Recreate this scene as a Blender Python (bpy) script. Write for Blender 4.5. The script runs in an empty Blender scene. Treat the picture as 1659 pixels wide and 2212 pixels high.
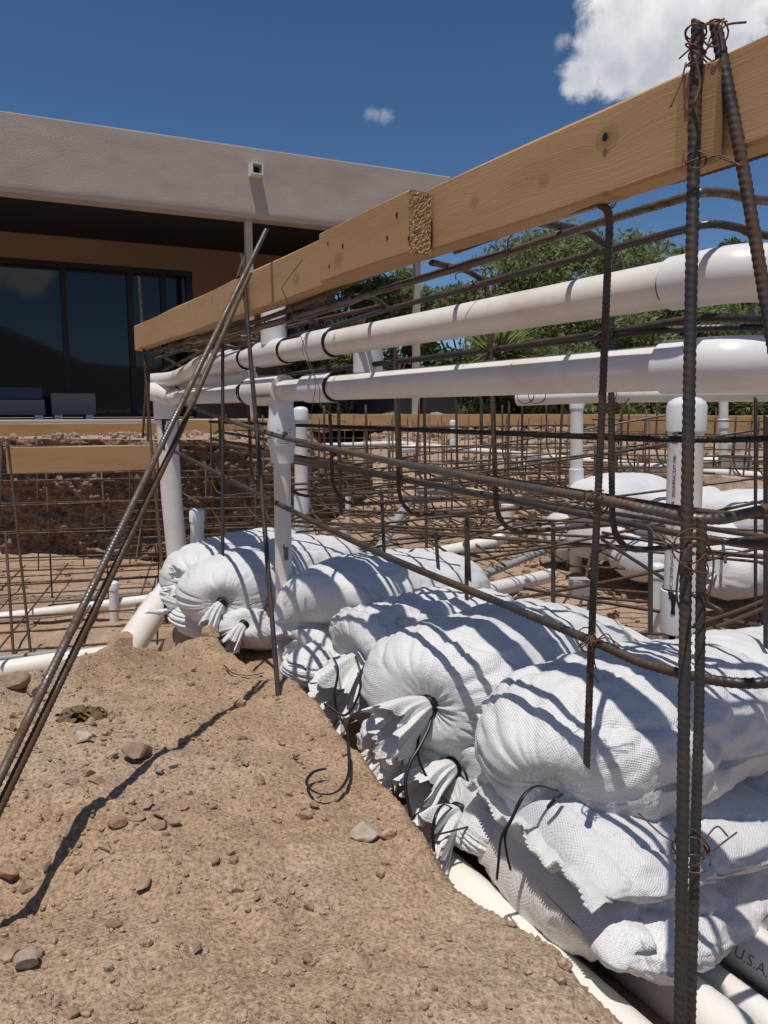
import bpy, bmesh, math, random
import numpy as np
from mathutils import Vector
R = random.Random(7)
sc = bpy.context.scene
# ------------------------------------------------------------------ camera
TH = math.radians(7.59)
cam_d = bpy.data.cameras.new('camera'); cam = bpy.data.objects.new('camera', cam_d)
sc.collection.objects.link(cam); sc.camera = cam
cam_d.sensor_fit = 'VERTICAL'; cam_d.sensor_height = 24; cam_d.lens = 18.0
cam_d.clip_start = 0.02; cam_d.clip_end = 9000
cam.location = (0, 0, 0); cam.rotation_euler = (math.pi/2 - TH, 0, 0)
# ------------------------------------------------------------------ light
SUN = Vector((-0.115, -0.245, 1.0)).normalized()          # towards the sun
world = bpy.data.worlds.new('World'); sc.world = world; world.use_nodes = True
wn = world.node_tree; wn.nodes.clear()
w_out = wn.nodes.new('ShaderNodeOutputWorld'); w_bg = wn.nodes.new('ShaderNodeBackground')
sky = wn.nodes.new('ShaderNodeTexSky'); sky.sky_type = 'NISHITA'; sky.sun_disc = False
sky.sun_elevation = math.asin(SUN.z); sky.sun_rotation = math.atan2(SUN.x, SUN.y)
sky.altitude = 900; sky.air_density = 0.75; sky.dust_density = 0.3; sky.ozone_density = 2.6
w_bg.inputs[1].default_value = 0.10
wn.links.new(w_bg.outputs[0], w_out.inputs[0])
sl = bpy.data.lights.new('sun', 'SUN'); so = bpy.data.objects.new('sun', sl); sc.collection.objects.link(so)
sl.energy = 3.9; sl.angle = math.radians(0.53); sl.color = (1.0, 0.945, 0.865)
so.rotation_euler = SUN.to_track_quat('Z', 'Y').to_euler(); so.location = (0, 0, 8)
sc.view_settings.view_transform = 'Standard'; sc.view_settings.look = 'None'
sc.view_settings.gamma = 1; sc.view_settings.use_curve_mapping = False
sc.view_settings.exposure = -0.04
sc.render.engine = 'CYCLES'
sc.cycles.use_denoising = True
sc.cycles.max_bounces = 8; sc.cycles.diffuse_bounces = 4; sc.cycles.glossy_bounces = 4
sc.cycles.transparent_max_bounces = 16; sc.cycles.volume_bounces = 4

# ------------------------------------------------------------------ measuring helpers: sight line through a photo point
F, CX, CY = 1659.0, 829.5, 1106.0
def ray(x, y):
    r, u = (x-CX)/F, (CY-y)/F
    return np.array([r, math.cos(TH)+u*math.sin(TH), -math.sin(TH)+u*math.cos(TH)])
def at(x, y, Y):
    v = ray(x, y); return v*(Y/v[1])
def cm(x, y, D): return ray(x, y)*D
DV = np.array([-.491, .871, 0.]); EV = np.array([.871, .491, 0.]); ZV = np.array([0, 0, 1.])   # along the near wall / across it
def ed(e, d, z): return EV*e + DV*d + ZV*z
def on_e(x, y, e):
    v = ray(x, y); return v*(e/float(v@EV))
def on_z(x, y, z):
    v = ray(x, y); return v*(z/v[2])

# ------------------------------------------------------------------ clouds of the sky, laid out by direction
def wnode(t, **k):
    n = wn.nodes.new(t)
    for q, v in k.items(): setattr(n, q, v)
    return n
def wm(op, a, b=None, c=None, clamp=False):
    n = wnode('ShaderNodeMath', operation=op, use_clamp=clamp)
    for i, x in enumerate((a, b, c)):
        if x is None: continue
        if isinstance(x, (int, float)): n.inputs[i].default_value = float(x)
        else: wn.links.new(x, n.inputs[i])
    return n.outputs[0]
wtc = wnode('ShaderNodeTexCoord')
def wdot(v):
    n = wnode('ShaderNodeVectorMath', operation='DOT_PRODUCT'); wn.links.new(wtc.outputs['Generated'], n.inputs[0]); n.inputs[1].default_value = tuple(float(q) for q in v); return n.outputs['Value']
def wnoise(scale, det, rough, dist=0, off=0):
    n = wnode('ShaderNodeTexNoise'); n.inputs['Scale'].default_value = scale; n.inputs['Detail'].default_value = det; n.inputs['Roughness'].default_value = rough; n.inputs['Distortion'].default_value = dist
    mp = wnode('ShaderNodeMapping'); mp.inputs['Location'].default_value = (off, off*.7, off*.3); wn.links.new(wtc.outputs['Generated'], mp.inputs['Vector']); wn.links.new(mp.outputs[0], n.inputs['Vector']); return n.outputs['Fac']
def wmix(f, a, b):
    n = wnode('ShaderNodeMix', data_type='RGBA')
    for x, i in ((f, 0), (a, 6), (b, 7)):
        if isinstance(x, tuple): n.inputs[i].default_value = (*x, 1)
        elif isinstance(x, (int, float)): n.inputs[i].default_value = x
        else: wn.links.new(x, n.inputs[i])
    return n.outputs[2]
hsv = wnode('ShaderNodeHueSaturation'); hsv.inputs['Saturation'].default_value = 1.16; hsv.inputs['Value'].default_value = .86; wn.links.new(sky.outputs[0], hsv.inputs['Color'])
sky_col = hsv.outputs[0]
n_edge = wnoise(26, 10, .68, .3); n_soft = wnoise(9, 6, .6, 0, 3.1); n_puff = wnoise(30, 7, .6, .1, 5.2)
def wcloud(col, C, blobs, soft=.10, dens=1., rag=.9, lum=(5.2, 9.6)):
    """blobs: (right, up, radius) in the tangent plane round direction C"""
    C = np.asarray(C, float); C /= np.linalg.norm(C); A = np.cross(C, [0, 0, 1.]); A /= np.linalg.norm(A); B = np.cross(A, C)
    dc = wdot(C); front = wm('GREATER_THAN', dc, .2); u = wm('DIVIDE', wdot(A), wm('MAXIMUM', dc, .2)); v = wm('DIVIDE', wdot(B), wm('MAXIMUM', dc, .2)); best = None
    for (bx, by, r) in blobs:
        dx_ = wm('SUBTRACT', u, bx); dy_ = wm('SUBTRACT', v, by); d = wm('SQRT', wm('ADD', wm('MULTIPLY', dx_, dx_), wm('MULTIPLY', dy_, dy_)))
        f = wm('SUBTRACT', 1, wm('DIVIDE', d, r)); best = f if best is None else wm('SMOOTH_MAX', best, f, .25)
    f = wm('ADD', best, wm('MULTIPLY', wm('SUBTRACT', n_edge, .5), rag)); f = wm('ADD', f, wm('MULTIPLY', wm('SUBTRACT', n_puff, .5), rag*.5))
    m = wnode('ShaderNodeMapRange', interpolation_type='SMOOTHSTEP'); wn.links.new(f, m.inputs[0]); m.inputs[1].default_value = .0; m.inputs[2].default_value = soft*2; al = wm('MULTIPLY', wm('MULTIPLY', m.outputs[0], dens), front)
    rs = [b[2] for b in blobs]; ys = [b[1] for b in blobs]; y0 = min(y-r*.6 for y, r in zip(ys, rs)); y1 = max(y+r*.6 for y, r in zip(ys, rs))
    h = wm('DIVIDE', wm('SUBTRACT', v, y0), (y1-y0)); core = wm('MULTIPLY', wm('MINIMUM', best, .8), .55)
    b_ = wm('ADD', wm('ADD', wm('MULTIPLY', h, .75), .36), wm('MULTIPLY', wm('SUBTRACT', n_soft, .5), 1.1)); b_ = wm('ADD', b_, wm('MULTIPLY', wm('SUBTRACT', n_puff, .5), .8)); b_ = wm('SUBTRACT', b_, core, clamp=True)
    cc = wmix(b_, (lum[0]*.93, lum[0]*.97, lum[0]*1.08), (lum[1], lum[1]*.985, lum[1]*.97)); return wmix(al, col, cc)
def px_blobs(x0, y0, L):
    C = ray(x0, y0); C = C/np.linalg.norm(C); A = np.cross(C, [0, 0, 1.]); A /= np.linalg.norm(A); B = np.cross(A, C); out = []
    for x, y, r in L: v = ray(x, y); out.append((float(v@A/(v@C)), float(v@B/(v@C)), r/F*.86))
    return C, out
C_, bl = px_blobs(1430, 60, [(1262, 160, 58), (1330, 150, 66), (1310, 95, 80), (1360, 20, 110), (1420, 120, 105), (1470, 40, 130), (1480, -80, 150), (1560, 80, 110), (1585, 0, 95), (1400, 165, 50)])
sky_col = wcloud(sky_col, C_, bl, .24, 1., 1.05, (5.6, 10.8))
C_, bl = px_blobs(816, 252, [(798, 247, 20), (812, 251, 18), (828, 256, 22)]); sky_col = wcloud(sky_col, C_, bl, .6, .34, 2.4)
C_, bl = px_blobs(1215, 92, [(1213, 94, 26), (1225, 84, 16)]); sky_col = wcloud(sky_col, C_, bl, .5, .5, 1.8)
C_, bl = px_blobs(1650, 18, [(1652, 18, 24)]); sky_col = wcloud(sky_col, C_, bl, .5, .5, 1.8)
for az, el, s_ in ((-118, 17, 1.), (-100, 22, .8), (-134, 14, .9), (-75, 30, 1.), (150, 35, 1.2), (-61, 13, .55), (-52, 17, .6), (-68, 9, .45)):          # more of the same fair weather clouds round the sky
    a_ = math.radians(az); e_ = math.radians(el); sky_col = wcloud(sky_col, (math.cos(a_)*math.cos(e_), math.sin(a_)*math.cos(e_), math.sin(e_)), [(-.16*s_, 0, .07*s_), (-.07*s_, .02, .10*s_), (.04*s_, .01, .11*s_), (.15*s_, -.01, .07*s_)], .2, .9, 1.0)
wn.links.new(sky_col, w_bg.inputs[0])

# ------------------------------------------------------------------ noise
def _h(ix, iy, iz, s):
    n = (ix*374761393 + iy*668265263 + iz*2147483647 + s*1274126177) & 0xffffffff
    n = ((n ^ (n >> 13))*1274126177) & 0xffffffff
    return ((n ^ (n >> 16)) & 0xffff)/65535.0*2-1
def vn(P, seed=0):
    P = np.asarray(P, dtype=float); I = np.floor(P).astype(np.int64); f = P-I; f = f*f*f*(f*(f*6-15)+10)
    out = 0
    for a in (0, 1):
        for b in (0, 1):
            for c in (0, 1):
                w = (f[..., 0] if a else 1-f[..., 0])*(f[..., 1] if b else 1-f[..., 1])*(f[..., 2] if c else 1-f[..., 2])
                out = out + w*_h(I[..., 0]+a, I[..., 1]+b, I[..., 2]+c, seed)
    return out
def fbm(P, oct=4, seed=0, g=.5, ridged=False):
    P = np.asarray(P, dtype=float); o = 0; a = 1.; s = 0
    for k in range(oct):
        n = vn(P*(2.03**k)+k*7.31, seed+k)
        if ridged: n = 1-2*np.abs(n)
        o = o+a*n; s += a; a *= g
    return o/s
def smooth(a, b, x):
    t = np.clip((x-a)/(b-a), 0, 1); return t*t*(3-2*t)

# ------------------------------------------------------------------ mesh building
class MB:
    def __init__(s): s.v = []; s.f = []; s.uv = []; s.n = 0; s.flat = False
    def add(s, V, Fc, UV=None):
        V = np.asarray(V, dtype=float).reshape(-1, 3)
        s.v.append(V); s.uv.append(np.zeros((len(V), 2)) if UV is None else np.asarray(UV, dtype=float).reshape(-1, 2))
        n = s.n; s.f.extend([tuple(i+n for i in f) for f in Fc]); s.n += len(V); return s
    def grid(s, V, UV=None, close=False):
        V = np.asarray(V); a, b = V.shape[:2]; Fc = []
        I = np.arange(a*b).reshape(a, b)+s.n
        nb = b if close else b-1
        J = [(j+1) % b for j in range(nb)]
        q = np.stack([I[:-1, :nb], I[:-1][:, J], I[1:][:, J], I[1:, :nb]], -1).reshape(-1, 4)
        s.v.append(V.reshape(-1, 3)); s.uv.append(np.zeros((a*b, 2)) if UV is None else np.asarray(UV).reshape(-1, 2))
        s.f.extend(map(tuple, q.tolist())); s.n += a*b; return s
    def box(s, c, h, ax=None):
        c = np.asarray(c, float); ax = [np.array(a, float) for a in (ax or ((1, 0, 0), (0, 1, 0), (0, 0, 1)))]
        V = [c+ax[0]*h[0]*i+ax[1]*h[1]*j+ax[2]*h[2]*k for k in (-1, 1) for j in (-1, 1) for i in (-1, 1)]
        return s.add(V, [(0, 2, 3, 1), (4, 5, 7, 6), (0, 1, 5, 4), (2, 6, 7, 3), (0, 4, 6, 2), (1, 3, 7, 5)])
    def tube(s, path, rad, seg=12, caps=True, squash=None, radfn=None, skew=0):
        P = np.asarray(path, float); n = len(P)
        rad = np.full(n, rad) if np.isscalar(rad) else np.asarray(rad, float)
        T = np.gradient(P, axis=0)
        # repeated points (profile steps) take the neighbour's direction
        L = np.linalg.norm(T, axis=1); T = T/np.maximum(L, 1e-9)[:, None]
        for i in range(n):
            if L[i] < 1e-8: T[i] = T[i-1]
        up = np.array([0, 0, 1.]) if abs(T[0][2]) < .9 else np.array([1., 0, 0])
        A = np.cross(up, T[0]); A /= np.linalg.norm(A); ang = np.arange(seg)*2*math.pi/seg
        V = np.zeros((n, seg, 3)); UV = np.zeros((n, seg, 2)); l = 0
        for i in range(n):
            A = A-T[i]*(A@T[i]); A /= max(np.linalg.norm(A), 1e-9); B = np.cross(T[i], A)
            rr = np.full(seg, rad[i]) if radfn is None else radfn(i, ang, rad[i])
            cx, cy = np.cos(ang)*rr, np.sin(ang)*rr*(squash or 1)
            V[i] = P[i]+np.outer(cx, A)+np.outer(cy, B)
            if skew: V[i] += np.outer(np.sin(ang)*skew, T[i])
            if i: l += np.linalg.norm(P[i]-P[i-1])
            UV[i, :, 0] = ang/(2*math.pi); UV[i, :, 1] = l
        base = s.n; s.grid(V, UV, close=True)
        if caps:
            s.f.append(tuple(base+j for j in range(seg))[::-1]); s.f.append(tuple(base+(n-1)*seg+j for j in range(seg)))
        return s
    def rebar(s, path, size=.0127, ribs=True, fil=.05):
        P = fillet(path, fil) if len(path) > 2 else np.asarray(path, float)
        r = size/2
        if not ribs: return s.tube(resample(P, .05), r*1.06, 6)
        pitch = size*.66; P = resample(P, pitch/4)
        pat = np.array([1, 1, 1.02, 1.13])
        def rf(i, ang, r0):
            k = np.where(ang < math.pi-.01, pat[i % 4], pat[(i+2) % 4])
            k = np.where((np.abs(np.sin(ang)) < .1), 1.07, k); return r0*k
        return s.tube(P, r, 8, radfn=rf, skew=size*.42)
    def build(s, name, mat, parent=None, origin=None, smooth_=True, sharp=None):
        V = np.concatenate(s.v); UV = np.concatenate(s.uv)
        if origin is None:
            if parent is not None: origin = np.array(parent.get('_org', (0, 0, 0)), float)
            else: origin = np.array([*((V.min(0)+V.max(0))/2)[:2], V[:, 2].min()])
        me = bpy.data.meshes.new(name); me.from_pydata((V-origin).tolist(), [], s.f)
        ul = me.uv_layers.new(name='UVMap'); li = np.zeros(len(me.loops), dtype=np.int32); me.loops.foreach_get('vertex_index', li)
        ul.data.foreach_set('uv', UV[li].astype(np.float32).ravel())
        if smooth_:
            me.polygons.foreach_set('use_smooth', np.ones(len(me.polygons), dtype=bool))
            if sharp: me.set_sharp_from_angle(angle=math.radians(sharp))
        o = bpy.data.objects.new(name, me); sc.collection.objects.link(o)
        if mat: me.materials.append(mat)
        if parent is not None:
            o.parent = parent; po = np.array(parent.get('_org', (0, 0, 0)), float)
            o.location = Vector(origin-po); o['_org'] = [float(a) for a in origin]
        else: o.location = Vector(origin); o['_org'] = [float(a) for a in origin]
        return o
def resample(P, step):
    P = np.asarray(P, float); d = np.linalg.norm(np.diff(P, axis=0), axis=1); L = np.concatenate([[0], np.cumsum(d)])
    n = max(2, int(L[-1]/step)+1); t = np.linspace(0, L[-1], n)
    return np.stack([np.interp(t, L, P[:, k]) for k in range(3)], 1)
def fillet(pts, rad, n=7):
    pts = [np.asarray(p, float) for p in pts]; out = [pts[0]]
    for i in range(1, len(pts)-1):
        a, b, c = pts[i-1], pts[i], pts[i+1]; u = (a-b); v = (c-b); lu, lv = np.linalg.norm(u), np.linalg.norm(v)
        r = min(rad, lu*.49, lv*.49); p, q = b+u/lu*r, b+v/lv*r
        for k in range(n+1):
            t = k/n; out.append((1-t)**2*p+2*t*(1-t)*b+t*t*q)
    out.append(pts[-1]); return np.array(out)
def spline(pts, n=10):
    P = [np.asarray(p, float) for p in pts]; P = [2*P[0]-P[1]]+P+[2*P[-1]-P[-2]]; out = []
    for i in range(1, len(P)-2):
        for k in range(n):
            t = k/n; a, b, c, d = P[i-1], P[i], P[i+1], P[i+2]
            out.append(.5*((2*b)+(-a+c)*t+(2*a-5*b+4*c-d)*t*t+(-a+3*b-3*c+d)*t**3))
    out.append(P[-2]); return np.array(out)
def tag(o, label=None, cat=None, group=None, kind=None):
    if label: o['label'] = label
    if cat: o['category'] = cat
    if group: o['group'] = group
    if kind: o['kind'] = kind
    return o
def thing(name, label, cat, org, group=None):
    o = bpy.data.objects.new(name, None); sc.collection.objects.link(o); o.empty_display_size = .05
    o.location = Vector(org); o['_org'] = [float(a) for a in org]
    return tag(o, label, cat, group)

# ------------------------------------------------------------------ materials
def hexc(r, g, b): return (r, g, b, 1)
class Mt:
    def __init__(s, name, rough=.6, metal=0, spec=.5):
        s.m = bpy.data.materials.new(name); s.m.use_nodes = True; s.t = s.m.node_tree
        s.b = s.t.nodes['Principled BSDF']; s.b.inputs['Roughness'].default_value = rough
        s.b.inputs['Metallic'].default_value = metal; s.b.inputs['Specular IOR Level'].default_value = spec
        s.tc = s.t.nodes.new('ShaderNodeTexCoord')
    def n(s, t, **k):
        nd = s.t.nodes.new(t)
        for a, v in k.items():
            if a.startswith('i_'): nd.inputs[a[2:].replace('_', ' ')].default_value = v
            else: setattr(nd, a, v)
        return nd
    def l(s, a, b): s.t.links.new(a, b)
    def noise(s, scale, detail=4, rough=.6, co='Object', dist=0, vec=None):
        nd = s.n('ShaderNodeTexNoise'); nd.inputs['Scale'].default_value = scale; nd.inputs['Detail'].default_value = detail
        nd.inputs['Roughness'].default_value = rough; nd.inputs['Distortion'].default_value = dist
        s.l(vec if vec is not None else s.tc.outputs[co], nd.inputs['Vector']); return nd.outputs['Fac']
    def map(s, scale=(1, 1, 1), co='Object', loc=(0, 0, 0)):
        m = s.n('ShaderNodeMapping'); m.inputs['Scale'].default_value = scale; m.inputs['Location'].default_value = loc
        s.l(s.tc.outputs[co], m.inputs['Vector']); return m.outputs[0]
    def ramp(s, fac, stops):
        r = s.n('ShaderNodeValToRGB'); e = r.color_ramp.elements
        while len(e) > 1: e.remove(e[-1])
        e[0].position = stops[0][0]; e[0].color = (*stops[0][1], 1)
        for p, c in stops[1:]:
            x = e.new(p); x.color = (*c, 1)
        s.l(fac, r.inputs[0]); return r.outputs[0]
    def mix(s, f, a, b, mode='MIX'):
        m = s.n('ShaderNodeMix', data_type='RGBA', blend_type=mode)
        for src, i in ((f, 0), (a, 6), (b, 7)):
            if isinstance(src, (int, float)): m.inputs[i].default_value = src
            elif isinstance(src, tuple): m.inputs[i].default_value = (*src, 1)
            else: s.l(src, m.inputs[i])
        return m.outputs[2]
    def math(s, op, a, b=None, c=None):
        m = s.n('ShaderNodeMath', operation=op)
        for i, x in enumerate((a, b, c)):
            if x is None: continue
            if isinstance(x, (int, float)): m.inputs[i].default_value = x
            else: s.l(x, m.inputs[i])
        return m.outputs[0]
    def col(s, c):
        if isinstance(c, tuple): s.b.inputs['Base Color'].default_value = (*c, 1)
        else: s.l(c, s.b.inputs['Base Color'])
        return s
    def bump(s, h, dist, strength=1, prev=None):
        b = s.n('ShaderNodeBump'); b.inputs['Distance'].default_value = dist; b.inputs['Strength'].default_value = strength
        s.l(h, b.inputs['Height'])
        if prev is not None: s.l(prev, b.inputs['Normal'])
        s.l(b.outputs[0], s.b.inputs['Normal']); return b.outputs[0]
M = {}
# poured fine gravel soil
def soil(name, cols, grain=260, speck=.5, bumpd=.004):
    m = Mt(name, .95, spec=.15)
    big = m.noise(1.7, 4, .6, dist=.6); mid = m.noise(14, 5, .65); fine = m.noise(grain, 3, .7)
    c = m.ramp(big, [(.36, cols[0]), (.5, cols[1]), (.62, cols[2])])
    c = m.mix(.55, c, m.ramp(mid, [(.3, tuple(a*.62 for a in cols[1])), (.55, cols[1]), (.75, tuple(min(1, a*1.35) for a in cols[1]))]))
    g = m.ramp(fine, [(.36, (.45, .42, .40)), (.5, (1, 1, 1)), (.64, (1.45, 1.4, 1.35))])
    c = m.mix(speck, c, g, 'MULTIPLY')
    vo = m.n('ShaderNodeTexVoronoi'); vo.inputs['Scale'].default_value = grain*.55; m.l(m.tc.outputs['Object'], vo.inputs['Vector'])
    sp = m.ramp(vo.outputs['Distance'], [(.0, (1, 1, 1)), (.16, (0, 0, 0))])
    vsel = m.noise(grain*.5, 0); sel = m.math('GREATER_THAN', vsel, .62)
    c = m.mix(m.math('MULTIPLY', sp, sel), c, tuple(min(1, a*2.1) for a in cols[2]))
    m.col(c); b = m.bump(mid, bumpd*3, .6); m.bump(fine, bumpd, 1, b)
    return m.m
M['mound'] = soil('mound_soil', [(.355, .225, .14), (.41, .29, .195), (.435, .35, .275)], 190, .75, .0045)
M['floor'] = soil('pit_soil', [(.34, .22, .15), (.43, .30, .21), (.50, .37, .27)], 120, .4, .008)
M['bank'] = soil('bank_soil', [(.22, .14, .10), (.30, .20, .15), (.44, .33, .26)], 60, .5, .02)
M['far'] = soil('yard_soil', [(.33, .22, .16), (.42, .30, .22), (.52, .40, .31)], 30, .5, .03)
def rockmat(name, a, b):
    m = Mt(name, .9, spec=.2); oi = m.n('ShaderNodeObjectInfo')
    n1 = m.noise(38, 6, .7); c = m.ramp(n1, [(.3, tuple(x*.6 for x in a)), (.5, a), (.7, b)])
    hs = m.n('ShaderNodeHueSaturation'); hs.inputs['Fac'].default_value = 1
    m.l(m.math('MULTIPLY_ADD', oi.outputs['Random'], .5, .72), hs.inputs['Value']); m.l(c, hs.inputs['Color'])
    m.col(hs.outputs[0]); m.bump(n1, .004, .8); return m.m
M['rock'] = rockmat('brown_stone', (.34, .235, .165), (.45, .34, .255))
M['rock_pale'] = rockmat('pale_stone', (.40, .33, .26), (.55, .46, .38))
M['rock_red'] = rockmat('red_stone', (.31, .19, .125), (.40, .27, .19))
# rebar
def rebar_mat(name, base, rust, amt, metal=.75, rough=.42):
    m = Mt(name, rough, metal); a = m.noise(9, 5, .7); b = m.noise(90, 4, .7)
    k = m.math('ADD', m.math('MULTIPLY', a, .7), m.math('MULTIPLY', b, .3))
    f = m.ramp(k, [(amt-.07, (0, 0, 0)), (amt+.07, (1, 1, 1))])
    m.col(m.mix(f, base, m.mix(b, rust, tuple(x*.35 for x in rust))))
    m.l(m.math('SUBTRACT', metal, m.math('MULTIPLY', f, metal*.85)), m.b.inputs['Metallic'])
    m.l(m.math('ADD', rough, m.math('MULTIPLY', f, .4)), m.b.inputs['Roughness'])
    m.bump(b, .0006, .5); return m.m
M['rebar'] = rebar_mat('rebar_steel', (.15, .138, .125), (.16, .088, .045), .53)
M['rebar_dark'] = rebar_mat('rebar_dark', (.065, .064, .065), (.12, .065, .036), .53, .6, .40)
M['rebar_rust'] = rebar_mat('rebar_rusty', (.13, .108, .085), (.13, .068, .034), .46)
M['rebar_mat'] = rebar_mat('mat_steel', (.11, .085, .07), (.15, .085, .05), .48, .35, .55)
M['wire'] = rebar_mat('tie_wire_steel', (.10, .075, .06), (.22, .10, .04), .5, .5, .5)
# pvc
def pvc(name, c, rough=.33, dirt=.35):
    m = Mt(name, rough, 0, .45); a = m.noise(7, 6, .65); b = m.noise(60, 4, .6)
    f = m.ramp(a, [(.48, (0, 0, 0)), (.72, (1, 1, 1))])
    sc_ = m.noise(1, 3, .5, vec=m.map((260, 30, 260)))
    scr = m.ramp(sc_, [(.68, (0, 0, 0)), (.72, (1, 1, 1))])
    cc = m.mix(m.math('MULTIPLY', f, dirt), c, tuple(x*y for x, y in zip(c, (.80, .70, .58))))
    cc = m.mix(m.math('MULTIPLY', scr, .10), cc, (.35, .31, .28))
    m.col(cc); m.l(m.math('MULTIPLY_ADD', b, .25, rough-.1), m.b.inputs['Roughness'])
    return m.m
M['pvc'] = pvc('pvc_white', (.76, .735, .70), .33, .6); M['pvc_fit'] = pvc('pvc_fitting', (.74, .75, .77), .28, .2)
M['pvc_cream'] = pvc('pvc_cream', (.78, .76, .70), .35, .3); M['cpvc'] = pvc('cpvc_yellow', (.70, .58, .36), .4)
M['pvc_grey'] = pvc('conduit_grey', (.30, .31, .32), .45)
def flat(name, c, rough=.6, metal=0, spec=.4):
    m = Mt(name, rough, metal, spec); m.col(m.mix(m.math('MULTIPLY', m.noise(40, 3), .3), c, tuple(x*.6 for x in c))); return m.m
M['glue'] = flat('black_primer', (.012, .012, .014), .3); M['strap'] = flat('black_strap', (.014, .014, .016), .38)
M['print'] = flat('black_print', (.03, .03, .035), .6); M['print_grey'] = flat('grey_print', (.16, .16, .17), .6)
M['blue'] = flat('blue_band', (.03, .25, .50), .4)
# woven sack cloth
def sack(name, c, warm=.0):
    m = Mt(name, .5, 0, .45)
    uv = m.map((1, 1, 1), 'UV'); sep = m.n('ShaderNodeSeparateXYZ'); m.l(uv, sep.inputs[0])
    k = 2*math.pi/.0056
    a = m.math('SINE', m.math('MULTIPLY', sep.outputs[0], k)); b = m.math('SINE', m.math('MULTIPLY', sep.outputs[1], k))
    h = m.math('MULTIPLY', a, b); big = m.noise(5, 5, .6); cr = m.noise(26, 6, .72, dist=.8); stain = m.noise(3.3, 4, .7)
    cc = m.mix(m.math('MULTIPLY_ADD', h, .5, .5), tuple(x*.84 for x in c), c)
    cc = m.mix(m.math('MULTIPLY', m.ramp(stain, [(.50, (0, 0, 0)), (.75, (1, 1, 1))]), .45), cc, tuple(x*y for x, y in zip(c, (.80, .71, .58))))
    m.col(cc)
    lng = m.noise(1, 3, .6, vec=m.map((5, 95, 1), 'UV')); r1 = m.bump(m.ramp(cr, [(.35, (0, 0, 0)), (.5, (1, 1, 1)), (.65, (0, 0, 0))]), .002, .45)
    r1 = m.bump(lng, .0012, .5, r1); r2 = m.bump(big, .012, .4, r1); m.bump(h, .0005, .7, r2)
    m.l(m.math('MULTIPLY_ADD', big, .3, .33), m.b.inputs['Roughness'])
    m.b.inputs['Subsurface Weight'].default_value = .0
    return m.m
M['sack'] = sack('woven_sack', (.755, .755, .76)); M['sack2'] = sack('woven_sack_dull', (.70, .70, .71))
# lumber: knots given as (position along, height, radius)
def wood(name, c1, c2, axis, knots, scale=1.):
    """axis: unit vector along the board in object space"""
    m = Mt(name, .72, 0, .25)
    def dot(v, off=0):
        d = m.n('ShaderNodeVectorMath', operation='DOT_PRODUCT'); m.l(m.tc.outputs['Object'], d.inputs[0]); d.inputs[1].default_value = v
        return d.outputs['Value']
    s = dot(tuple(axis)); z = dot((0, 0, 1)); t = dot((axis[1], -axis[0], 0))
    wob = m.noise(3.2, 3, .5); wob2 = m.noise(9, 3, .5)
    zz = m.math('ADD', z, m.math('MULTIPLY_ADD', wob, .03, -.015)); zz = m.math('ADD', zz, m.math('MULTIPLY', wob2, .004))
    kmask = None
    for (ks, kz, kr) in knots:
        ds = m.math('MULTIPLY', m.math('SUBTRACT', s, ks), .8); dz = m.math('SUBTRACT', z, kz)
        d = m.math('SQRT', m.math('ADD', m.math('MULTIPLY', ds, ds), m.math('MULTIPLY', dz, dz)))
        g = m.math('DIVIDE', kr*kr*2.2, m.math('ADD', m.math('MULTIPLY', d, d), kr*kr))
        zz = m.math('ADD', zz, m.math('MULTIPLY', g, .008))
        km = m.ramp(m.math('DIVIDE', d, kr), [(.0, (1, 1, 1)), (.25, (.55, .55, .55)), (.42, (.85, .85, .85)), (.6, (.4, .4, .4)), (.8, (.6, .6, .6)), (1.0, (0, 0, 0))])
        kmask = km if kmask is None else m.mix(1.0, kmask, km, 'LIGHTEN')
    gr = m.math('SINE', m.math('MULTIPLY', zz, 760*scale))
    cb = m.n('ShaderNodeCombineXYZ'); m.l(m.math('MULTIPLY', s, 6), cb.inputs[0]); m.l(m.math('MULTIPLY', zz, 420), cb.inputs[1]); m.l(m.math('MULTIPLY', t, 300), cb.inputs[2])
    fib = m.noise(1, 4, .7, vec=cb.outputs[0]); cb2 = m.n('ShaderNodeCombineXYZ'); m.l(m.math('MULTIPLY', s, 2), cb2.inputs[0]); m.l(m.math('MULTIPLY', z, 14), cb2.inputs[1])
    blot = m.noise(1, 4, .6, vec=cb2.outputs[0])
    blot0 = m.noise(3.5, 4, .6); c = m.mix(m.math('MULTIPLY_ADD', blot0, .5, .2), c1, c2)
    c = m.mix(m.math('MULTIPLY', fib, .55), c, tuple(x*.62 for x in c2)); c = m.mix(m.ramp(blot, [(.45, (0, 0, 0)), (.75, (.5, .5, .5))]), c, tuple(x*y for x, y in zip(c1, (.62, .52, .45))))
    if kmask is not None: c = m.mix(m.mix(.45, (0, 0, 0), kmask), c, (.14, .07, .035))
    m.col(c); m.bump(fib, .0010, .5); return m.m
M['stucco'] = (lambda m: (m.col(m.mix(m.noise(2.2, 5, .6), (.40, .345, .305), (.52, .455, .41))), m.bump(m.noise(75, 4, .6), .006, .8), m.m)[2])(Mt('stucco', .9, spec=.15))
M['wall_brown'] = (lambda m: (m.col(m.mix(m.noise(2, 4), (.24, .155, .10), (.28, .185, .125))), m.bump(m.noise(60, 3), .004, .5), m.m)[2])(Mt('brown_stucco', .9, spec=.15))
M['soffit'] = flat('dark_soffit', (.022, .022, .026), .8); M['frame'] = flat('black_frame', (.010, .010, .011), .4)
M['glass'] = (lambda m: (m.col((.006, .010, .012)), m.m)[1])(Mt('dark_glass', .03, 0, .55))
M['white_trim'] = flat('white_trim', (.74, .73, .70), .5); M['slab'] = flat('concrete_slab', (.50, .46, .42), .85)
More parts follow.
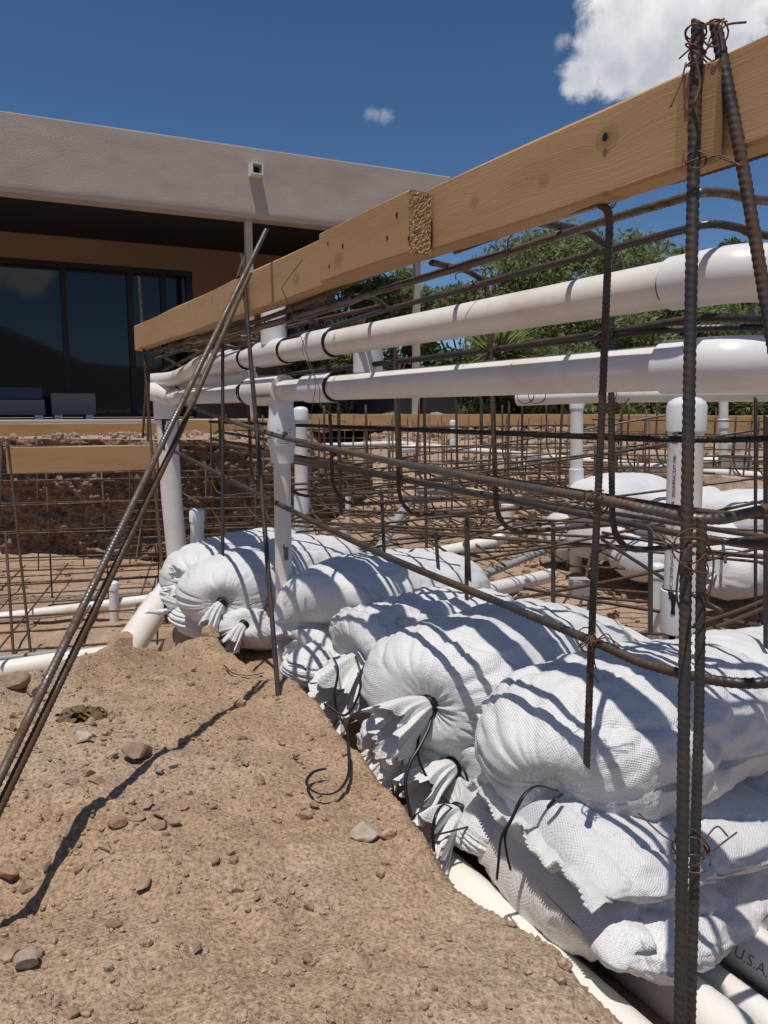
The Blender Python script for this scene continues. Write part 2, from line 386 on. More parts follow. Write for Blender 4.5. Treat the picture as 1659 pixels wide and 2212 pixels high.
M['sofa'] = flat('grey_weave', (.14, .14, .145), .9); M['cushion'] = flat('blue_cushion', (.035, .055, .10), .9)
M['block'] = flat('concrete_block', (.38, .35, .32), .9); M['charred'] = flat('dry_leaf', (.16, .105, .045), .7)
M['liner'] = flat('white_liner', (.72, .71, .67), .4); M['end_grain'] = None
def leaf(name, a, b):
    m = Mt(name, .6, 0, .3); oi = m.noise(1.3, 3, .6); f = m.noise(11, 2, .5)
    m.col(m.mix(m.math('MULTIPLY_ADD', f, .7, -.05), m.mix(oi, a, b), b))
    tr = m.n('ShaderNodeBsdfTranslucent'); tr.inputs[0].default_value = (*[min(1, x*1.6) for x in b], 1)
    mx = m.n('ShaderNodeMixShader'); mx.inputs[0].default_value = .3; out = m.t.nodes['Material Output']
    m.l(m.b.outputs[0], mx.inputs[1]); m.l(tr.outputs[0], mx.inputs[2]); m.l(mx.outputs[0], out.inputs[0]); return m.m
M['leaf_mesq'] = leaf('mesquite_leaf', (.085, .12, .042), (.21, .245, .10)); M['leaf_dark'] = leaf('dark_leaf', (.045, .075, .032), (.12, .16, .07))
M['leaf_palm'] = leaf('palm_leaf', (.11, .15, .05), (.24, .28, .11)); M['bark'] = flat('bark', (.10, .07, .05), .95)
M['mountain'] = flat('mountain_rock', (.10, .09, .09), .95)
M['post_beige'] = flat('beige_post', (.50, .45, .39), .7)
# =================================================================== GROUND
def mound_z(X, Y, fine=True):
    e = X*EV[0]+Y*EV[1]; d = X*DV[0]+Y*DV[1]
    z = -.495-.05*np.clip(d-.4, -1, 2)-.075*smooth(1.35, 2.2, d)*(.25+.75*smooth(.3, .55, e))-.06*smooth(0, .6, e)
    P = np.stack([X, Y, np.zeros_like(X)], -1)
    z = z+.030*fbm(P*2.6, 3, 3)+.013*fbm(P*8, 3, 5)
    z = z-.05*np.exp(-(((X+.45)/.16)**2+((Y-.80)/.10)**2))            # footprint hollow, left
    z = z+.035*np.exp(-(((X+.62)/.12)**2+((Y-.66)/.10)**2))
    if fine:
        lump = fbm(P*24, 4, 9); z = z+.005*lump; brk = smooth(-.1, .5, fbm(P*1.9, 2, 22)+.9*smooth(.25, -.2, e)*smooth(.7, 1.0, d)*smooth(1.9, 1.5, d)); z = z+brk*smooth(.35, -.05, e)*(.013*fbm(P*19, 3, 23, .6, True)+.012*np.maximum(0, fbm(P*38, 3, 24)))
        msk = smooth(-.15, .35, fbm(P*2.1, 2, 21))
        z = z+msk*.005*np.maximum(0, fbm(P*55, 3, 12))+.0022*fbm(P*130, 2, 15)
        z = z-.012*smooth(.55, .8, fbm(P*7, 3, 31))
    eb = np.interp(d, [-.5, .43, .565, .742, 1.0, 1.38, 1.95, 2.4], [.515, .515, .515, .505, .56, .615, .68, .70])+.016*fbm(P*9, 3, 41)
    z = z-np.clip(e-eb, 0, 1)*1.7
    db = np.interp(e, [-1.2, -.4, .057, .25, .45, .75], [1.25, 1.45, 1.75, 1.98, 2.2, 2.42])+.07*fbm(P*5, 3, 43)
    z = z-np.clip(d-db, 0, 2)*.95+.03*np.exp(-((d-db+.08)/.07)**2)
    return z
gx = np.linspace(-1.75, .95, 470); gy = np.linspace(.32, 3.2, 500)
GX, GY = np.meshgrid(gx, gy, indexing='ij')
GZ = np.maximum(mound_z(GX, GY), -1.35)
mb = MB(); mb.grid(np.stack([GX, GY, GZ], -1))
tag(mb.build('dirt_mound', M['mound'], origin=(0, 1, -.6)), kind='structure')

def floor_z(X, Y):
    e = X*EV[0]+Y*EV[1]; d = X*DV[0]+Y*DV[1]
    pad = smooth(.55, .75, e)*(1-smooth(2.9, 3.4, d)); right = smooth(-.7, .5, X)
    k = np.maximum(pad, right); z = -1.15+.34*k
    near = 1-smooth(.3, 1.1, Y+.6*np.abs(X)*0)                       # behind the camera the yard is level with the mound
    z = z+(-.60-z)*near
    rise = smooth(5.0, 9.5, Y)*smooth(-1.2, .2, X); z = z+(-.33-z)*rise
    P = np.stack([X, Y, 0*X], -1)
    z = z+.05*fbm(P*1.1, 4, 50)+.018*fbm(P*6, 4, 51)*(1+rise)+.03*rise*fbm(P*2.5, 4, 52, ridged=True)
    back = smooth(6.15, 6.3, Y)*(1-smooth(-1.2, -.4, X)); z = z+(-.25-z)*back
    edge = np.maximum(np.maximum(smooth(5.0, 6.9, np.abs(X)), smooth(11.5, 13.0, Y)), 1-smooth(-1.8, -.6, Y)); z = z+(-.30-z)*edge
    return z
fx = np.linspace(-7, 7, 400); fy = np.linspace(-2, 13.2, 440)
FX, FY = np.meshgrid(fx, fy, indexing='ij')
FZ = floor_z(FX, FY)
inm = (FX > -1.5) & (FX < .9) & (FY > .35) & (FY < 3.0)
FZ = np.where(inm & (FX*EV[0]+FY*EV[1] < .62), np.minimum(FZ, -1.15), FZ)
mb = MB(); mb.grid(np.stack([FX, FY, FZ], -1)); tag(mb.build('pit_floor', M['floor'], origin=(0, 4, -1)), kind='structure')
mb = MB(); z = -.301
for (a, b, c, d) in ((-500, -500, 500, -1.98), (-500, 13.18, 500, 700), (-500, -1.98, -6.98, 13.18), (6.98, -1.98, 500, 13.18)):
    mb.add([(a, b, z), (c, b, z), (c, d, z), (a, d, z)], [(0, 1, 2, 3)])
tag(mb.build('yard_ground', M['far'], origin=(0, 0, z)), kind='structure')
# excavated bank behind the left part of the pit
a, b = 420, 130
U, V = np.meshgrid(np.linspace(0, 1, a), np.linspace(0, 1, b), indexing='ij')
bx = -7.0+U*6.9; by = 6.15+.25*np.sin(U*5)-.26*V+smooth(.8, 1, U)*1.2; bz = -1.3+V*1.08-.25*smooth(.82, 1, U)*V
P = np.stack([bx, by*0, bz], -1)
dis = 1.0*(.16*fbm(P*np.array([2.2, 1, 3.5]), 5, 60, .6)+.10*np.abs(fbm(P*np.array([5, 1, 9]), 4, 66, .6))+.07*fbm(P*14, 4, 70, .65, True))
by = by-dis*(1-smooth(.93, 1, V)*.5)
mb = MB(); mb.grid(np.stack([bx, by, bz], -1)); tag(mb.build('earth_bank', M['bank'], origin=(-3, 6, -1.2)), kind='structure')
# hills behind the photographer (seen mirrored in the glazing) all the way round the far horizon
mb = MB(); n = 160; ang = np.linspace(math.radians(150), math.radians(390), n); rr = 2600
hz = 190+150*fbm(np.stack([ang*2.2, 0*ang, 0*ang], -1), 4, 80)+40*fbm(np.stack([ang*14, 0*ang, 0*ang], -1), 3, 82)
rows = np.stack([np.stack([np.cos(ang)*rr*k, np.sin(ang)*rr*k, hz*h-5], -1) for k, h in ((.72, 0), (.84, .45), (.95, .85), (1, 1), (1.2, 0))], 0)
mb.grid(rows); tag(mb.build('hills', M['mountain'], origin=(0, 0, -5)), kind='structure')

# =================================================================== STONES
def rockverts(seed, s, flat_=.7, cuts=7, sub=2):
    bm = bmesh.new(); bmesh.ops.create_icosphere(bm, subdivisions=sub, radius=1)
    rr = random.Random(seed); V = np.array([v.co[:] for v in bm.verts]); Fc = [tuple(v.index for v in f.verts) for f in bm.faces]; bm.free()
    for _ in range(cuts):
        nn = np.array([rr.gauss(0, 1) for _ in range(3)]); nn /= np.linalg.norm(nn); h = rr.uniform(.45, .8)
        dd = V@nn; V = V-np.outer(np.maximum(0, dd-h), nn)
    V = V*(1+.10*vn(V*1.9+seed))[:, None]
    V = V*np.array([rr.uniform(.9, 1.25), rr.uniform(.65, .95), flat_])*s; a = rr.uniform(0, 6.28); c, q = math.cos(a), math.sin(a)
    V = np.stack([V[:, 0]*c-V[:, 1]*q, V[:, 0]*q+V[:, 1]*c, V[:, 2]], 1)
    return V, Fc
rock_me = []
def rock(p, s, mat, label, group, cat='stone', name='stone', seed=1, flat_=.7, sink=.35, sub=2, fresh=False, cuts=7):
    V, Fc = rockverts(seed, s, flat_, cuts, sub); mb = MB(); mb.add(V+np.array(p)+np.array([0, 0, s*flat_*(1-sink)-s*flat_*.2]), Fc)
    o = mb.build(name, mat, smooth_=sub > 2, sharp=30); return tag(o, label, cat, group)
def on_mound(x, y):
    z = -.55
    for _ in range(8):
        p = on_z(x, y, z); z = float(mound_z(np.array(p[0]), np.array(p[1]), False))
    return on_z(x, y, z)
# (photo x, y, half size px, material, words)
ST = [(298, 1640, 34, 'rock', 'squarish flat brown stone casting a dark shadow, largest on the mound'), (243, 1640, 17, 'rock_pale', 'pale angular stone touching the left of the big squarish stone'),
 (208, 1697, 17, 'rock_red', 'reddish stone below and left of the big squarish stone'), (155, 1700, 14, 'rock_red', 'dark reddish clod left of the reddish stone'), (183, 1712, 9, 'rock', 'small grey brown stone between the dark clod and the reddish stone'),
 (178, 1605, 22, 'rock_pale', 'pale jagged stone half buried above the hollow'), (345, 1672, 11, 'rock_pale', 'small whitish grey stone lower right of the squarish stone'), (375, 1660, 9, 'rock_pale', 'grey pebble right of the whitish grey stone'),
 (392, 1608, 10, 'rock', 'grey brown pebble above the line of rebar shadow'), (318, 1745, 13, 'rock', 'brown stone above the shadow line near the stone cluster'), (348, 1768, 15, 'rock', 'pale brown stone beside the shadow line, left of the tilted pair'),
 (375, 1782, 14, 'rock', 'tilted grey stone standing in the rebar shadow'), (345, 1795, 17, 'rock', 'long flat grey stone lying under the tilted stone'), (400, 1752, 11, 'rock_red', 'small red brown stone just above the tilted stone'),
 (253, 1790, 20, 'rock_red', 'flat red brown stone below the middle of the hollow'), (297, 1776, 15, 'rock', 'dark brown stone just right of the flat red brown stone'), (230, 1842, 17, 'rock', 'upright brown stone left of the long shadow line'),
 (360, 1812, 9, 'rock_red', 'small brown chip just below the rebar shadow'), (310, 1920, 17, 'rock', 'shallow angular brown stone half sunk right of the shadow'), (247, 2005, 14, 'rock', 'angular brown stone with a dark side facing the lower left'),
 (465, 1865, 10, 'rock_red', 'lone small brown stone in the middle of the mound'), (385, 1870, 8, 'rock', 'half buried tiny stone left of the lone brown stone'), (428, 2055, 11, 'rock', 'dark flat chip in the lower middle of the mound'),
 (665, 2080, 13, 'rock_red', 'orange pink pebble near the bottom centre'), (640, 1640, 12, 'rock', 'flat pale brown stone right of the rebar stake shadow'), (660, 1770, 14, 'rock', 'flat tan stone on the smooth slope left of the black strap loop'),
 (680, 1745, 12, 'rock_red', 'tan clod just above the flat tan stone'), (790, 1810, 26, 'rock_pale', 'wide pale stone barely showing beside the sack tails'), (1010, 1870, 14, 'rock', 'grey brown rounded stone beside the white pipe end'),
 (1046, 1950, 10, 'rock', 'small brown clod at the sand edge above the buried pipe'), (15, 1900, 22, 'rock_red', 'red brown flat stone at the left frame edge'), (22, 2070, 20, 'rock', 'tan angular stone near the lower left corner'),
 (62, 2085, 24, 'rock_pale', 'pale lump of hard soil near the lower left corner'), (100, 1880, 12, 'rock_red', 'small dull red stone left of the flat red brown stone'), (610, 1610, 11, 'rock', 'little brown clod just below the rebar stake'),
 (525, 1600, 10, 'rock_red', 'brown clod by the start of the shadow, left of the stake'), (530, 1655, 11, 'rock_pale', 'pale yellowish pebble right of the shadow line'), (590, 1745, 8, 'rock', 'small half buried stone in the centre of the slope'),
 (555, 1948, 9, 'rock', 'dark pebble in the centre right of the slope'), (460, 1750, 8, 'rock_red', 'tiny dull red stone right of the shadow line'), (205, 1590, 7, 'rock_pale', 'tiny white chip in the upper left'), (92, 1668, 8, 'rock_pale', 'small white chip beside the left brace bars'),
 (30, 1660, 18, 'rock_pale', 'greyish stone at the foot of the left brace bars'), (130, 1765, 9, 'rock', 'small brown stone in the hollow'), (420, 1450, 9, 'rock', 'small stone near the mound crest'), (345, 1395, 12, 'rock_pale', 'tan stone on the mound crest')]
for i, (x, y, s, m, w) in enumerate(ST):
    p = on_mound(x, y); D = np.linalg.norm(p); rock(p+ZV*.003, s*D/F*1.05, M[m], w, 'loose stones on the dirt mound', seed=11+i, flat_=.58, sink=.24, sub=3 if s > 20 else 2)
# bigger clods on the crest, by the left pipe foot
for i, (x, y, s, w) in enumerate([(345, 1350, 44, 'big brown clod leaning on the grey white pipe elbow at the crest'), (265, 1395, 34, 'brown clod left of the big clod on the crest'), (32, 1478, 30, 'dark stone lying by the white pipe at the left edge'), (70, 1495, 32, 'rounded reddish clod on the left edge of the mound'), (455, 1370, 24, 'small clod on the crest beneath the sack tails')]):
    p = on_mound(x, y); D = np.linalg.norm(p); rock(p, s*D/F, M['mound'] if i != 2 else M['rock'], w, 'clods along the mound crest', seed=77+i, flat_=.62, sub=3, cat='clod', name='dirt_clod')
# crumbs: loose gravel nobody could count
def scatter(name, n, fn, smin, smax, mat, seed, sub=1):
    rr = random.Random(seed); mb = MB(); base = [rockverts(seed*50+k, 1, .75, 5, sub) for k in range(10)]
    pts = fn(n, rr)
    for p in pts:
        V, Fc = base[rr.randrange(10)]; s = smin+(smax-smin)*rr.random()**3.2; a = rr.uniform(0, 6.28); c, q = math.cos(a)*s, math.sin(a)*s
        W = np.stack([V[:, 0]*c-V[:, 1]*q, V[:, 0]*q+V[:, 1]*c, V[:, 2]*s], 1)+p+np.array([0, 0, s*.25]); mb.add(W, Fc)
    return tag(mb.build(name, mat, smooth_=False), kind='stuff')
def mound_pts(n, rr):
    X = np.array([rr.uniform(-1.0, .3) for _ in range(n)]); Y = np.array([.45+1.9*rr.random()**1.35 for _ in range(n)])
    e = X*EV[0]+Y*EV[1]; cl = fbm(np.stack([X*3, Y*3, 0*X], -1), 3, 90)
    k = (e < .60+.05*(Y > 1)) & (cl > np.array([rr.uniform(-.55, .45) for _ in range(n)])); X, Y = X[k], Y[k]
    return np.stack([X, Y, mound_z(X, Y)], -1)
scatter('gravel', 15000, mound_pts, .0011, .0055, M['mound'], 3)
scatter('gravel', 1100, mound_pts, .0018, .009, M['rock'], 4)
scatter('soil_clods', 420, mound_pts, .003, .015, M['mound'], 14, 2)
def pit_pts(x0, x1, y0, y1):
    def f(n, rr):
        X = np.array([rr.uniform(x0, x1) for _ in range(n)]); Y = np.array([rr.uniform(y0, y1) for _ in range(n)]); return np.stack([X, Y, floor_z(X, Y)], -1)
    return f
scatter('rubble', 2600, pit_pts(.5, 3.2, 1.6, 5.2), .006, .035, M['floor'], 5)
scatter('rubble', 2600, pit_pts(-1.5, 6, 5, 12), .012, .10, M['far'], 6)
scatter('rubble', 500, pit_pts(-5, -1.2, 6.6, 10), .02, .07, M['far'], 7)
scatter('rubble', 500, pit_pts(-4, -.8, 3, 5.8), .005, .03, M['floor'], 8)

# =================================================================== HOUSE
H0 = np.array([-4.53, 9.6, 0]); HX = np.array([.905, .425, 0]); HB = np.array([-.425, .905, 0])     # along the eave / into the house
def hp(q, back, z): return H0+HX*q+HB*back+np.array([0, 0, z])
house = thing('house', 'low modern house with a stucco parapet roof over a shaded patio', 'house', hp(3, 3, -.15))
def hbox(name, mat, q0, q1, b0, b1, z0, z1, parent=house, label=None):
    mb = MB(); mb.box(hp((q0+q1)/2, (b0+b1)/2, (z0+z1)/2), ((q1-q0)/2, (b1-b0)/2, (z1-z0)/2), (HX, HB, ZV)); o = mb.build(name, mat, parent, smooth_=False)
    if label: o['label'] = label
    return o
# parapet fascia with a gentle uneven stucco face
q = np.linspace(-5, 6.1, 220); zz = np.linspace(0, 1, 24); Q, Z = np.meshgrid(q, zz, indexing='ij')
f = .012*fbm(np.stack([Q*1.2, Z*0, Z*2], -1), 3, 99)+.018*np.exp(-(Z/.04)**2)
W = H0+Q[..., None]*HX+f[..., None]*HB; W[..., 2] = 2.585+Z*.895
mb = MB(); mb.grid(W)
mb.box(hp(.55, .155, 2.585+.4475), (5.55, .12, .4475), (HX, HB, ZV)); fas = mb.build('fascia', M['stucco'], house, smooth_=True, sharp=40)
hbox('sunlit_parapet_edge', M['white_trim'], -5, 6.12, .012, .30, 3.482, 3.50)  # white strip: sunlight on the parapet's top edge, painted as colour
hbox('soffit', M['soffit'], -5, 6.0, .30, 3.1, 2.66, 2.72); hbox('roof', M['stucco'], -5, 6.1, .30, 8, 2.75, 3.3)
hbox('wall', M['wall_brown'], -5, 5.1, 2.70, 2.95, 2.28, 2.66); hbox('floor_slab', M['slab'], -6, 6.3, -.35, 3.0, -.30, -.13)
hbox('wall', M['wall_brown'], 5.1, 5.3, 2.7, 8, -.15, 2.66)
# glazing with mullions: window > frame, pane
def glazing(q0, q1, z0, z1, mull, bk, trans=None):
    w = MB(); w.box(hp((q0+q1)/2, bk, z1-.04), ((q1-q0)/2, .05, .04), (HX, HB, ZV)); w.box(hp((q0+q1)/2, bk, z0+.03), ((q1-q0)/2, .05, .03), (HX, HB, ZV))
    for m in mull: w.box(hp(m, bk+.002, (z0+z1)/2), (.045, .055, (z1-z0)/2-.002), (HX, HB, ZV))
    o = w.build('window', M['frame'], house, smooth_=False)
    for a, b in zip(mull[:-1], mull[1:]):
        g = MB(); g.box(hp((a+b)/2, bk+.02, (z0+z1)/2), ((b-a)/2-.04, .008, (z1-z0)/2-.05), (HX, HB, ZV)); g.build('pane', M['glass'], o, smooth_=False)
    return o
def q_at(x, y, back):      # house coordinate along the eave where a sight line meets the wall plane
    v = ray(x, y); n = HB; c = H0+HB*back; t = float(c@n)/float(v@n) if abs(v@n) > 1e-6 else 0
    p = v*t; return float((p-c)@HX), p[2]
mu = [-5, -3.2, -1.5]+[q_at(x, 640, 2.72)[0] for x in (137, 281, 353, 408)]
glazing(-5, mu[-1]+.05, -.12, 2.28, mu, 2.74); hbox('wall', M['wall_brown'], mu[-1]+.06, 5.1, 2.70, 2.95, -.15, 2.279)
wq0, wq1 = q_at(628, 640, 2.66)[0], q_at(762, 640, 2.66)[0]
glazing(wq0, wq1, .2, 1.75, [wq0, (wq0+wq1)/2, wq1], 2.66)
# patio posts and the roof scupper
for x in (539, 900):
    qq = q_at(x, 620, .16)[0]; mb = MB(); mb.box(hp(qq, .16, 1.22), (.046, .046, 1.36), (HX, HB, ZV)); mb.build('patio_post', M['post_beige'], house, smooth_=False)
sq, szz = q_at(549, 371, 0)
mb = MB(); w = .068
mb.box(hp(sq, -.075, szz-w), (w, .095, .008), (HX, HB, ZV)); mb.box(hp(sq, -.075, szz+w), (w, .095, .008), (HX, HB, ZV))
for s in (-1, 1): mb.box(hp(sq+s*(w+.002), -.075, szz), (.008, .097, w+.01), (HX, HB, ZV))
sc_o = mb.build('scupper', M['white_trim'], house, smooth_=False)
mb = MB(); mb.box(hp(sq, .004, szz), (w-.01, .006, w-.01), (HX, HB, ZV)); mb.build('scupper_opening', M['frame'], sc_o, smooth_=False)
# outdoor furniture on the patio
def seat(label, name, cat, q0, q1, b0, b1, h, cush=None, m='sofa'):
    c = hp((q0+q1)/2, (b0+b1)/2, -.13); t = thing(name, label, cat, c)
    mb = MB(); mb.box(c+ZV*(h/2+.04), ((q1-q0)/2, (b1-b0)/2, h/2-.02), (HX, HB, ZV)); mb.build('base', M[m], t, smooth_=False)
    for sx in (-1, 1):
        mb = MB(); mb.box(c+HX*sx*((q1-q0)/2-.08)+ZV*.03, (.05, (b1-b0)/2-.02, .028), (HX, HB, ZV)); mb.build('foot', M['white_trim'], t, smooth_=False)
    if cush:
        mb = MB(); mb.box(c+ZV*(h+.02+cush/2), ((q1-q0)/2-.02, (b1-b0)/2-.02, cush/2), (HX, HB, ZV)); o = mb.build('cushion', M['cushion'], t)
        bv = o.modifiers.new('b', 'BEVEL'); bv.width = .03; bv.segments = 3
    return t
q0 = q_at(0, 900, .8)[0]; q1 = q_at(98, 900, .8)[0]
seat('low grey outdoor sofa with dark blue cushions at the left end of the patio', 'outdoor_sofa', 'sofa', q0-1.2, q1, .8, 1.6, .24, .17)
q0 = q_at(113, 900, .8)[0]; q1 = q_at(208, 900, .8)[0]
seat('square dark grey ottoman right of the outdoor sofa on the patio', 'ottoman', 'ottoman', q0, q1, .8, 1.4, .33, None)

# =================================================================== BACK GARDEN
def tree(label, name, x, ytop, Y, width, base_z, n_, mat, seed, cat='tree', leafs=.06, droop=0, group='trees behind the yard', cone=False, clumps=34, low=.25):
    c = at(x, 885, Y); c[2] = base_z; top = at(x, ytop, Y)[2]; h = top-base_z; rr = np.random.RandomState(seed)
    t = thing(name, label, cat, c, group); n = int(n_*1.5)
    tr = MB(); tips = []
    for k in range(9):
        a = rr.uniform(0, 6.28); rad = width*rr.uniform(.12, .38); z1 = h*rr.uniform(.55, .9)
        p = [c, c+np.array([math.cos(a)*rad*.2, math.sin(a)*rad*.2, z1*.35]), c+np.array([math.cos(a)*rad*.6, math.sin(a)*rad*.6, z1*.7]), c+np.array([math.cos(a)*rad, math.sin(a)*rad, z1])]
        P = spline(p, 5); tr.tube(P, np.linspace(.05*h/3, .008, len(P)), 6); tips.append(p)
    tr.build('trunk', M['bark'], t)
    # leaf clumps inside an uneven crown
    cc = []
    for k in range(clumps):
        u = rr.uniform(low, 1); a = rr.uniform(0, 6.28)
        wr = (1-u)**.7*1.1 if cone else math.sqrt(max(0, 1-((u-.48)/.56)**2))
        rad = width/2*wr*rr.uniform(.45, 1.02); cc.append((c[0]+math.cos(a)*rad, c[1]+math.sin(a)*rad*.8, base_z+h*u*rr.uniform(.9, 1.0), rr.uniform(.55, 1.15)))
    cc = np.array(cc); idx = rr.randint(0, len(cc), n); s0 = width*.13 if not cone else width*.12
    off = rr.normal(0, 1, (n, 3)); off /= np.maximum(np.linalg.norm(off, axis=1), 1e-6)[:, None]; off *= (rr.uniform(0, 1, n)**.55)[:, None]
    C0 = cc[idx, :3]+off*(s0*cc[idx, 3])[:, None]*np.array([1.15, 1.1, .72]); C0[:, 2] -= droop*rr.uniform(0, 1, n)**2
    A = rr.normal(0, 1, (n, 3)); A /= np.linalg.norm(A, axis=1)[:, None]; B = np.cross(A, rr.normal(0, 1, (n, 3))); B /= np.linalg.norm(B, axis=1)[:, None]
    L = leafs*rr.uniform(.5, 1.4, n)[:, None]; Wd = L*.33
    V = np.stack([C0-A*L, C0+B*Wd, C0+A*L, C0-B*Wd], 1).reshape(-1, 3); Fc = np.arange(4*n).reshape(-1, 4)
    mb = MB(); mb.v.append(V); mb.uv.append(np.zeros((4*n, 2))); mb.f = list(map(tuple, Fc.tolist())); mb.n = 4*n
    mb.build('crown', mat, t, smooth_=False); return t
GZ0 = -.30
tree('wide feathery green mesquite tree right of centre, tallest crown above the upper pipe', 'mesquite_tree', 1230, 505, 14, 4.4, GZ0, 26000, M['leaf_mesq'], 1, clumps=60)
tree('feathery green mesquite tree just right of the patio corner pole', 'mesquite_tree', 830, 585, 15, 3.3, GZ0, 17000, M['leaf_mesq'], 2, clumps=42)
tree('narrow dark green shrubby tree rising beside the right rebar stakes', 'evergreen_tree', 1470, 505, 16, 2.3, GZ0, 15000, M['leaf_dark'], 3, cone=True, low=.1)
tree('slender dark green tree behind the two right rebar stakes', 'evergreen_tree', 1560, 488, 17, 2.2, GZ0, 15000, M['leaf_dark'], 4, cone=True, low=.1)
tree('dense green bush tree at the right edge behind the upper pipe', 'evergreen_tree', 1660, 590, 14, 3.6, GZ0, 20000, M['leaf_mesq'], 5, clumps=46)
tree('low dark green bush with a small pointed top between the two mesquites', 'desert_bush', 1010, 628, 16, 2.8, GZ0, 14000, M['leaf_dark'], 6, cat='bush', group='bushes behind the yard', low=.05)
tree('dense green bush filling the gap under the tallest mesquite', 'desert_bush', 1380, 640, 13, 3.6, GZ0, 22000, M['leaf_mesq'], 7, cat='bush', group='bushes behind the yard', low=.02, clumps=50)
tree('yellow green bush below the first mesquite, left of the pole', 'desert_bush', 700, 742, 13, 2.2, GZ0, 13000, M['leaf_mesq'], 8, cat='bush', group='bushes behind the yard', low=.02)
tree('dark bush seen between the pipes in the centre', 'desert_bush', 1180, 720, 12.5, 2.6, GZ0, 15000, M['leaf_mesq'], 9, cat='bush', group='bushes behind the yard', low=.02)
tree('dark green bush at the far right under the upper pipe', 'desert_bush', 1580, 690, 12.6, 2.8, GZ0, 17000, M['leaf_dark'], 10, cat='bush', group='bushes behind the yard', low=.02)
def fanplant(label, x, y, Y, r, n, seed, cat='palm', name='desert_spoon', grp='spiky plants in the garden'):
    c = at(x, y, Y); rr = random.Random(seed); t = thing(name, label, cat, c-ZV*r*.25, grp); mb = MB()
    for k in range(n):
        a = rr.uniform(0, 6.28); el = rr.uniform(-.1, 1.45); L = r*rr.uniform(.7, 1.1)
        d = np.array([math.cos(a)*math.cos(el), math.sin(a)*math.cos(el), math.sin(el)]); s = np.cross(d, ZV); s /= np.linalg.norm(s)+1e-9
        p1 = c+d*L*.6; p2 = c+d*L-ZV*L*.12; w = .018*r
        mb.add([c-s*w, c+s*w, p1+s*w*1.3, p1-s*w*1.3, p2], [(0, 1, 2, 3), (3, 2, 4)])
    mb.build('leaves', M['leaf_palm'], t, smooth_=False)
    mb = MB(); mb.tube([c-ZV*r*.25, c+ZV*.02], [r*.14, r*.08], 8); mb.build('stem', M['bark'], t); return t
fanplant('spiky yellow green fan plant left of the pole between the two pipes', 760, 790, 11.5, .8, 420, 1)
fanplant('spiky yellow green fan plant in the centre between the two pipes', 1075, 775, 11.5, .85, 420, 2)
fanplant('dark spiky yucca in shade under the patio corner, behind the far pipes', 500, 770, 11.6, .7, 260, 4)
fanplant('small agave beside the big printed post, in the rubble', 1300, 1010, 7.2, .22, 60, 5, 'agave', 'agave_plant')
fanplant('small grey green agave left of the printed post', 1372, 1030, 6.6, .24, 60, 6, 'agave', 'agave_plant')
fanplant('small green cactus clump at the far right edge', 1620, 880, 8.5, .35, 120, 7, 'agave', 'agave_plant')
# low garden wall far right, tree shade painted in as near-black colour, + boulders
t = thing('garden_wall', 'low block wall coloured near black for the shade under the garden trees', 'wall', (4, 12.2, -.3)); mb = MB(); mb.box((4.2, 12.4, -.02), (5.0, .1, .30)); mb.build('coping', M['soffit'], t, smooth_=False)
ordn = ['first', 'second', 'third', 'fourth', 'fifth', 'sixth', 'seventh', 'eighth', 'ninth', 'tenth', 'eleventh', 'twelfth', 'thirteenth', 'fourteenth', 'fifteenth', 'sixteenth']
for i in range(16):
    x = 480+i*76+R.uniform(-22, 22); Y = R.uniform(10.9, 11.9); p = at(x, 880, Y); p[2] = -.30
    rock(p, R.uniform(.12, .26), M['rock_pale'], 'pale boulder behind the far board, %s from the left in the garden row' % ordn[i], 'garden boulders in front of the trees', 'boulder', 'boulder', 300+i, .7, .3, 3)
# =================================================================== FORM BOARDS
def board(label, d0, d1, e, z0, z1, knots=(), holes=(), th=.038, group='timber form boards', bow=.004, cols=((.46, .27, .125), (.55, .365, .195)), ax=(DV, EV), P0=None, name='form_board', slope=0):
    A, E = ax; P0 = (A*d0+E*e if P0 is None else np.asarray(P0, float)); L = d1-d0
    org = P0+ZV*z0
    m = wood('board_wood', cols[0], cols[1], A, knots)
    mb = MB(); n = max(3, int(L/.05)); b = .003; h = z1-z0; prof = [(0, b), (0, h-b), (b, h), (th-b, h), (th, h-b), (th, b), (th-b, 0), (b, 0)]
    V = np.zeros((n+1, 8, 3))
    for i in range(n+1):
        s = L*i/n
        for j, (pe, pz) in enumerate(prof): V[i, j] = org+A*s+E*(pe+bow*math.sin(s*1.7))+ZV*(pz+slope*s+.0012*math.sin(s*9+j))
    mb.grid(V, close=True); mb.f.append(tuple(range(8))); mb.f.append(tuple(n*8+j for j in range(8))[::-1])
    o = mb.build(name, m, origin=org, smooth_=True, sharp=25); tag(o, label, 'board', group)
    if holes:
        for (x, y, r) in holes:
            p = on_e(x, y, e-.0008) if ax[0] is DV else None; v = MB(); ang = np.linspace(0, 2*math.pi, 11)[:-1]
            ring = [p+A*math.cos(a)*r*R.uniform(.8, 1.15)+ZV*math.sin(a)*r*1.2*R.uniform(.8, 1.15) for a in ang]
            v.add(ring, [tuple(range(10))]); v.build('nail_hole', M['glue'], o, smooth_=False)
    return o
def kn(pts, e, d0, z0): return [(float(on_e(x, y, e)@DV)-d0, float(on_e(x, y, e)[2])-z0, r) for x, y, r in pts]
EB = .664; dl = float(on_e(291, 735, EB)@DV); zb, zt = .243, .3375
dm = float(on_e(800, 520, EB)@DV)
board('long pale timber board running up to the right frame edge above the rebar', .22, dm-.002, EB, zb, zt, kn([(1308, 300, .016), (1020, 436, .010), (1170, 390, .009), (1300, 420, .006)], EB, .22, zb),
      holes=[(1307, 296, .0042)])
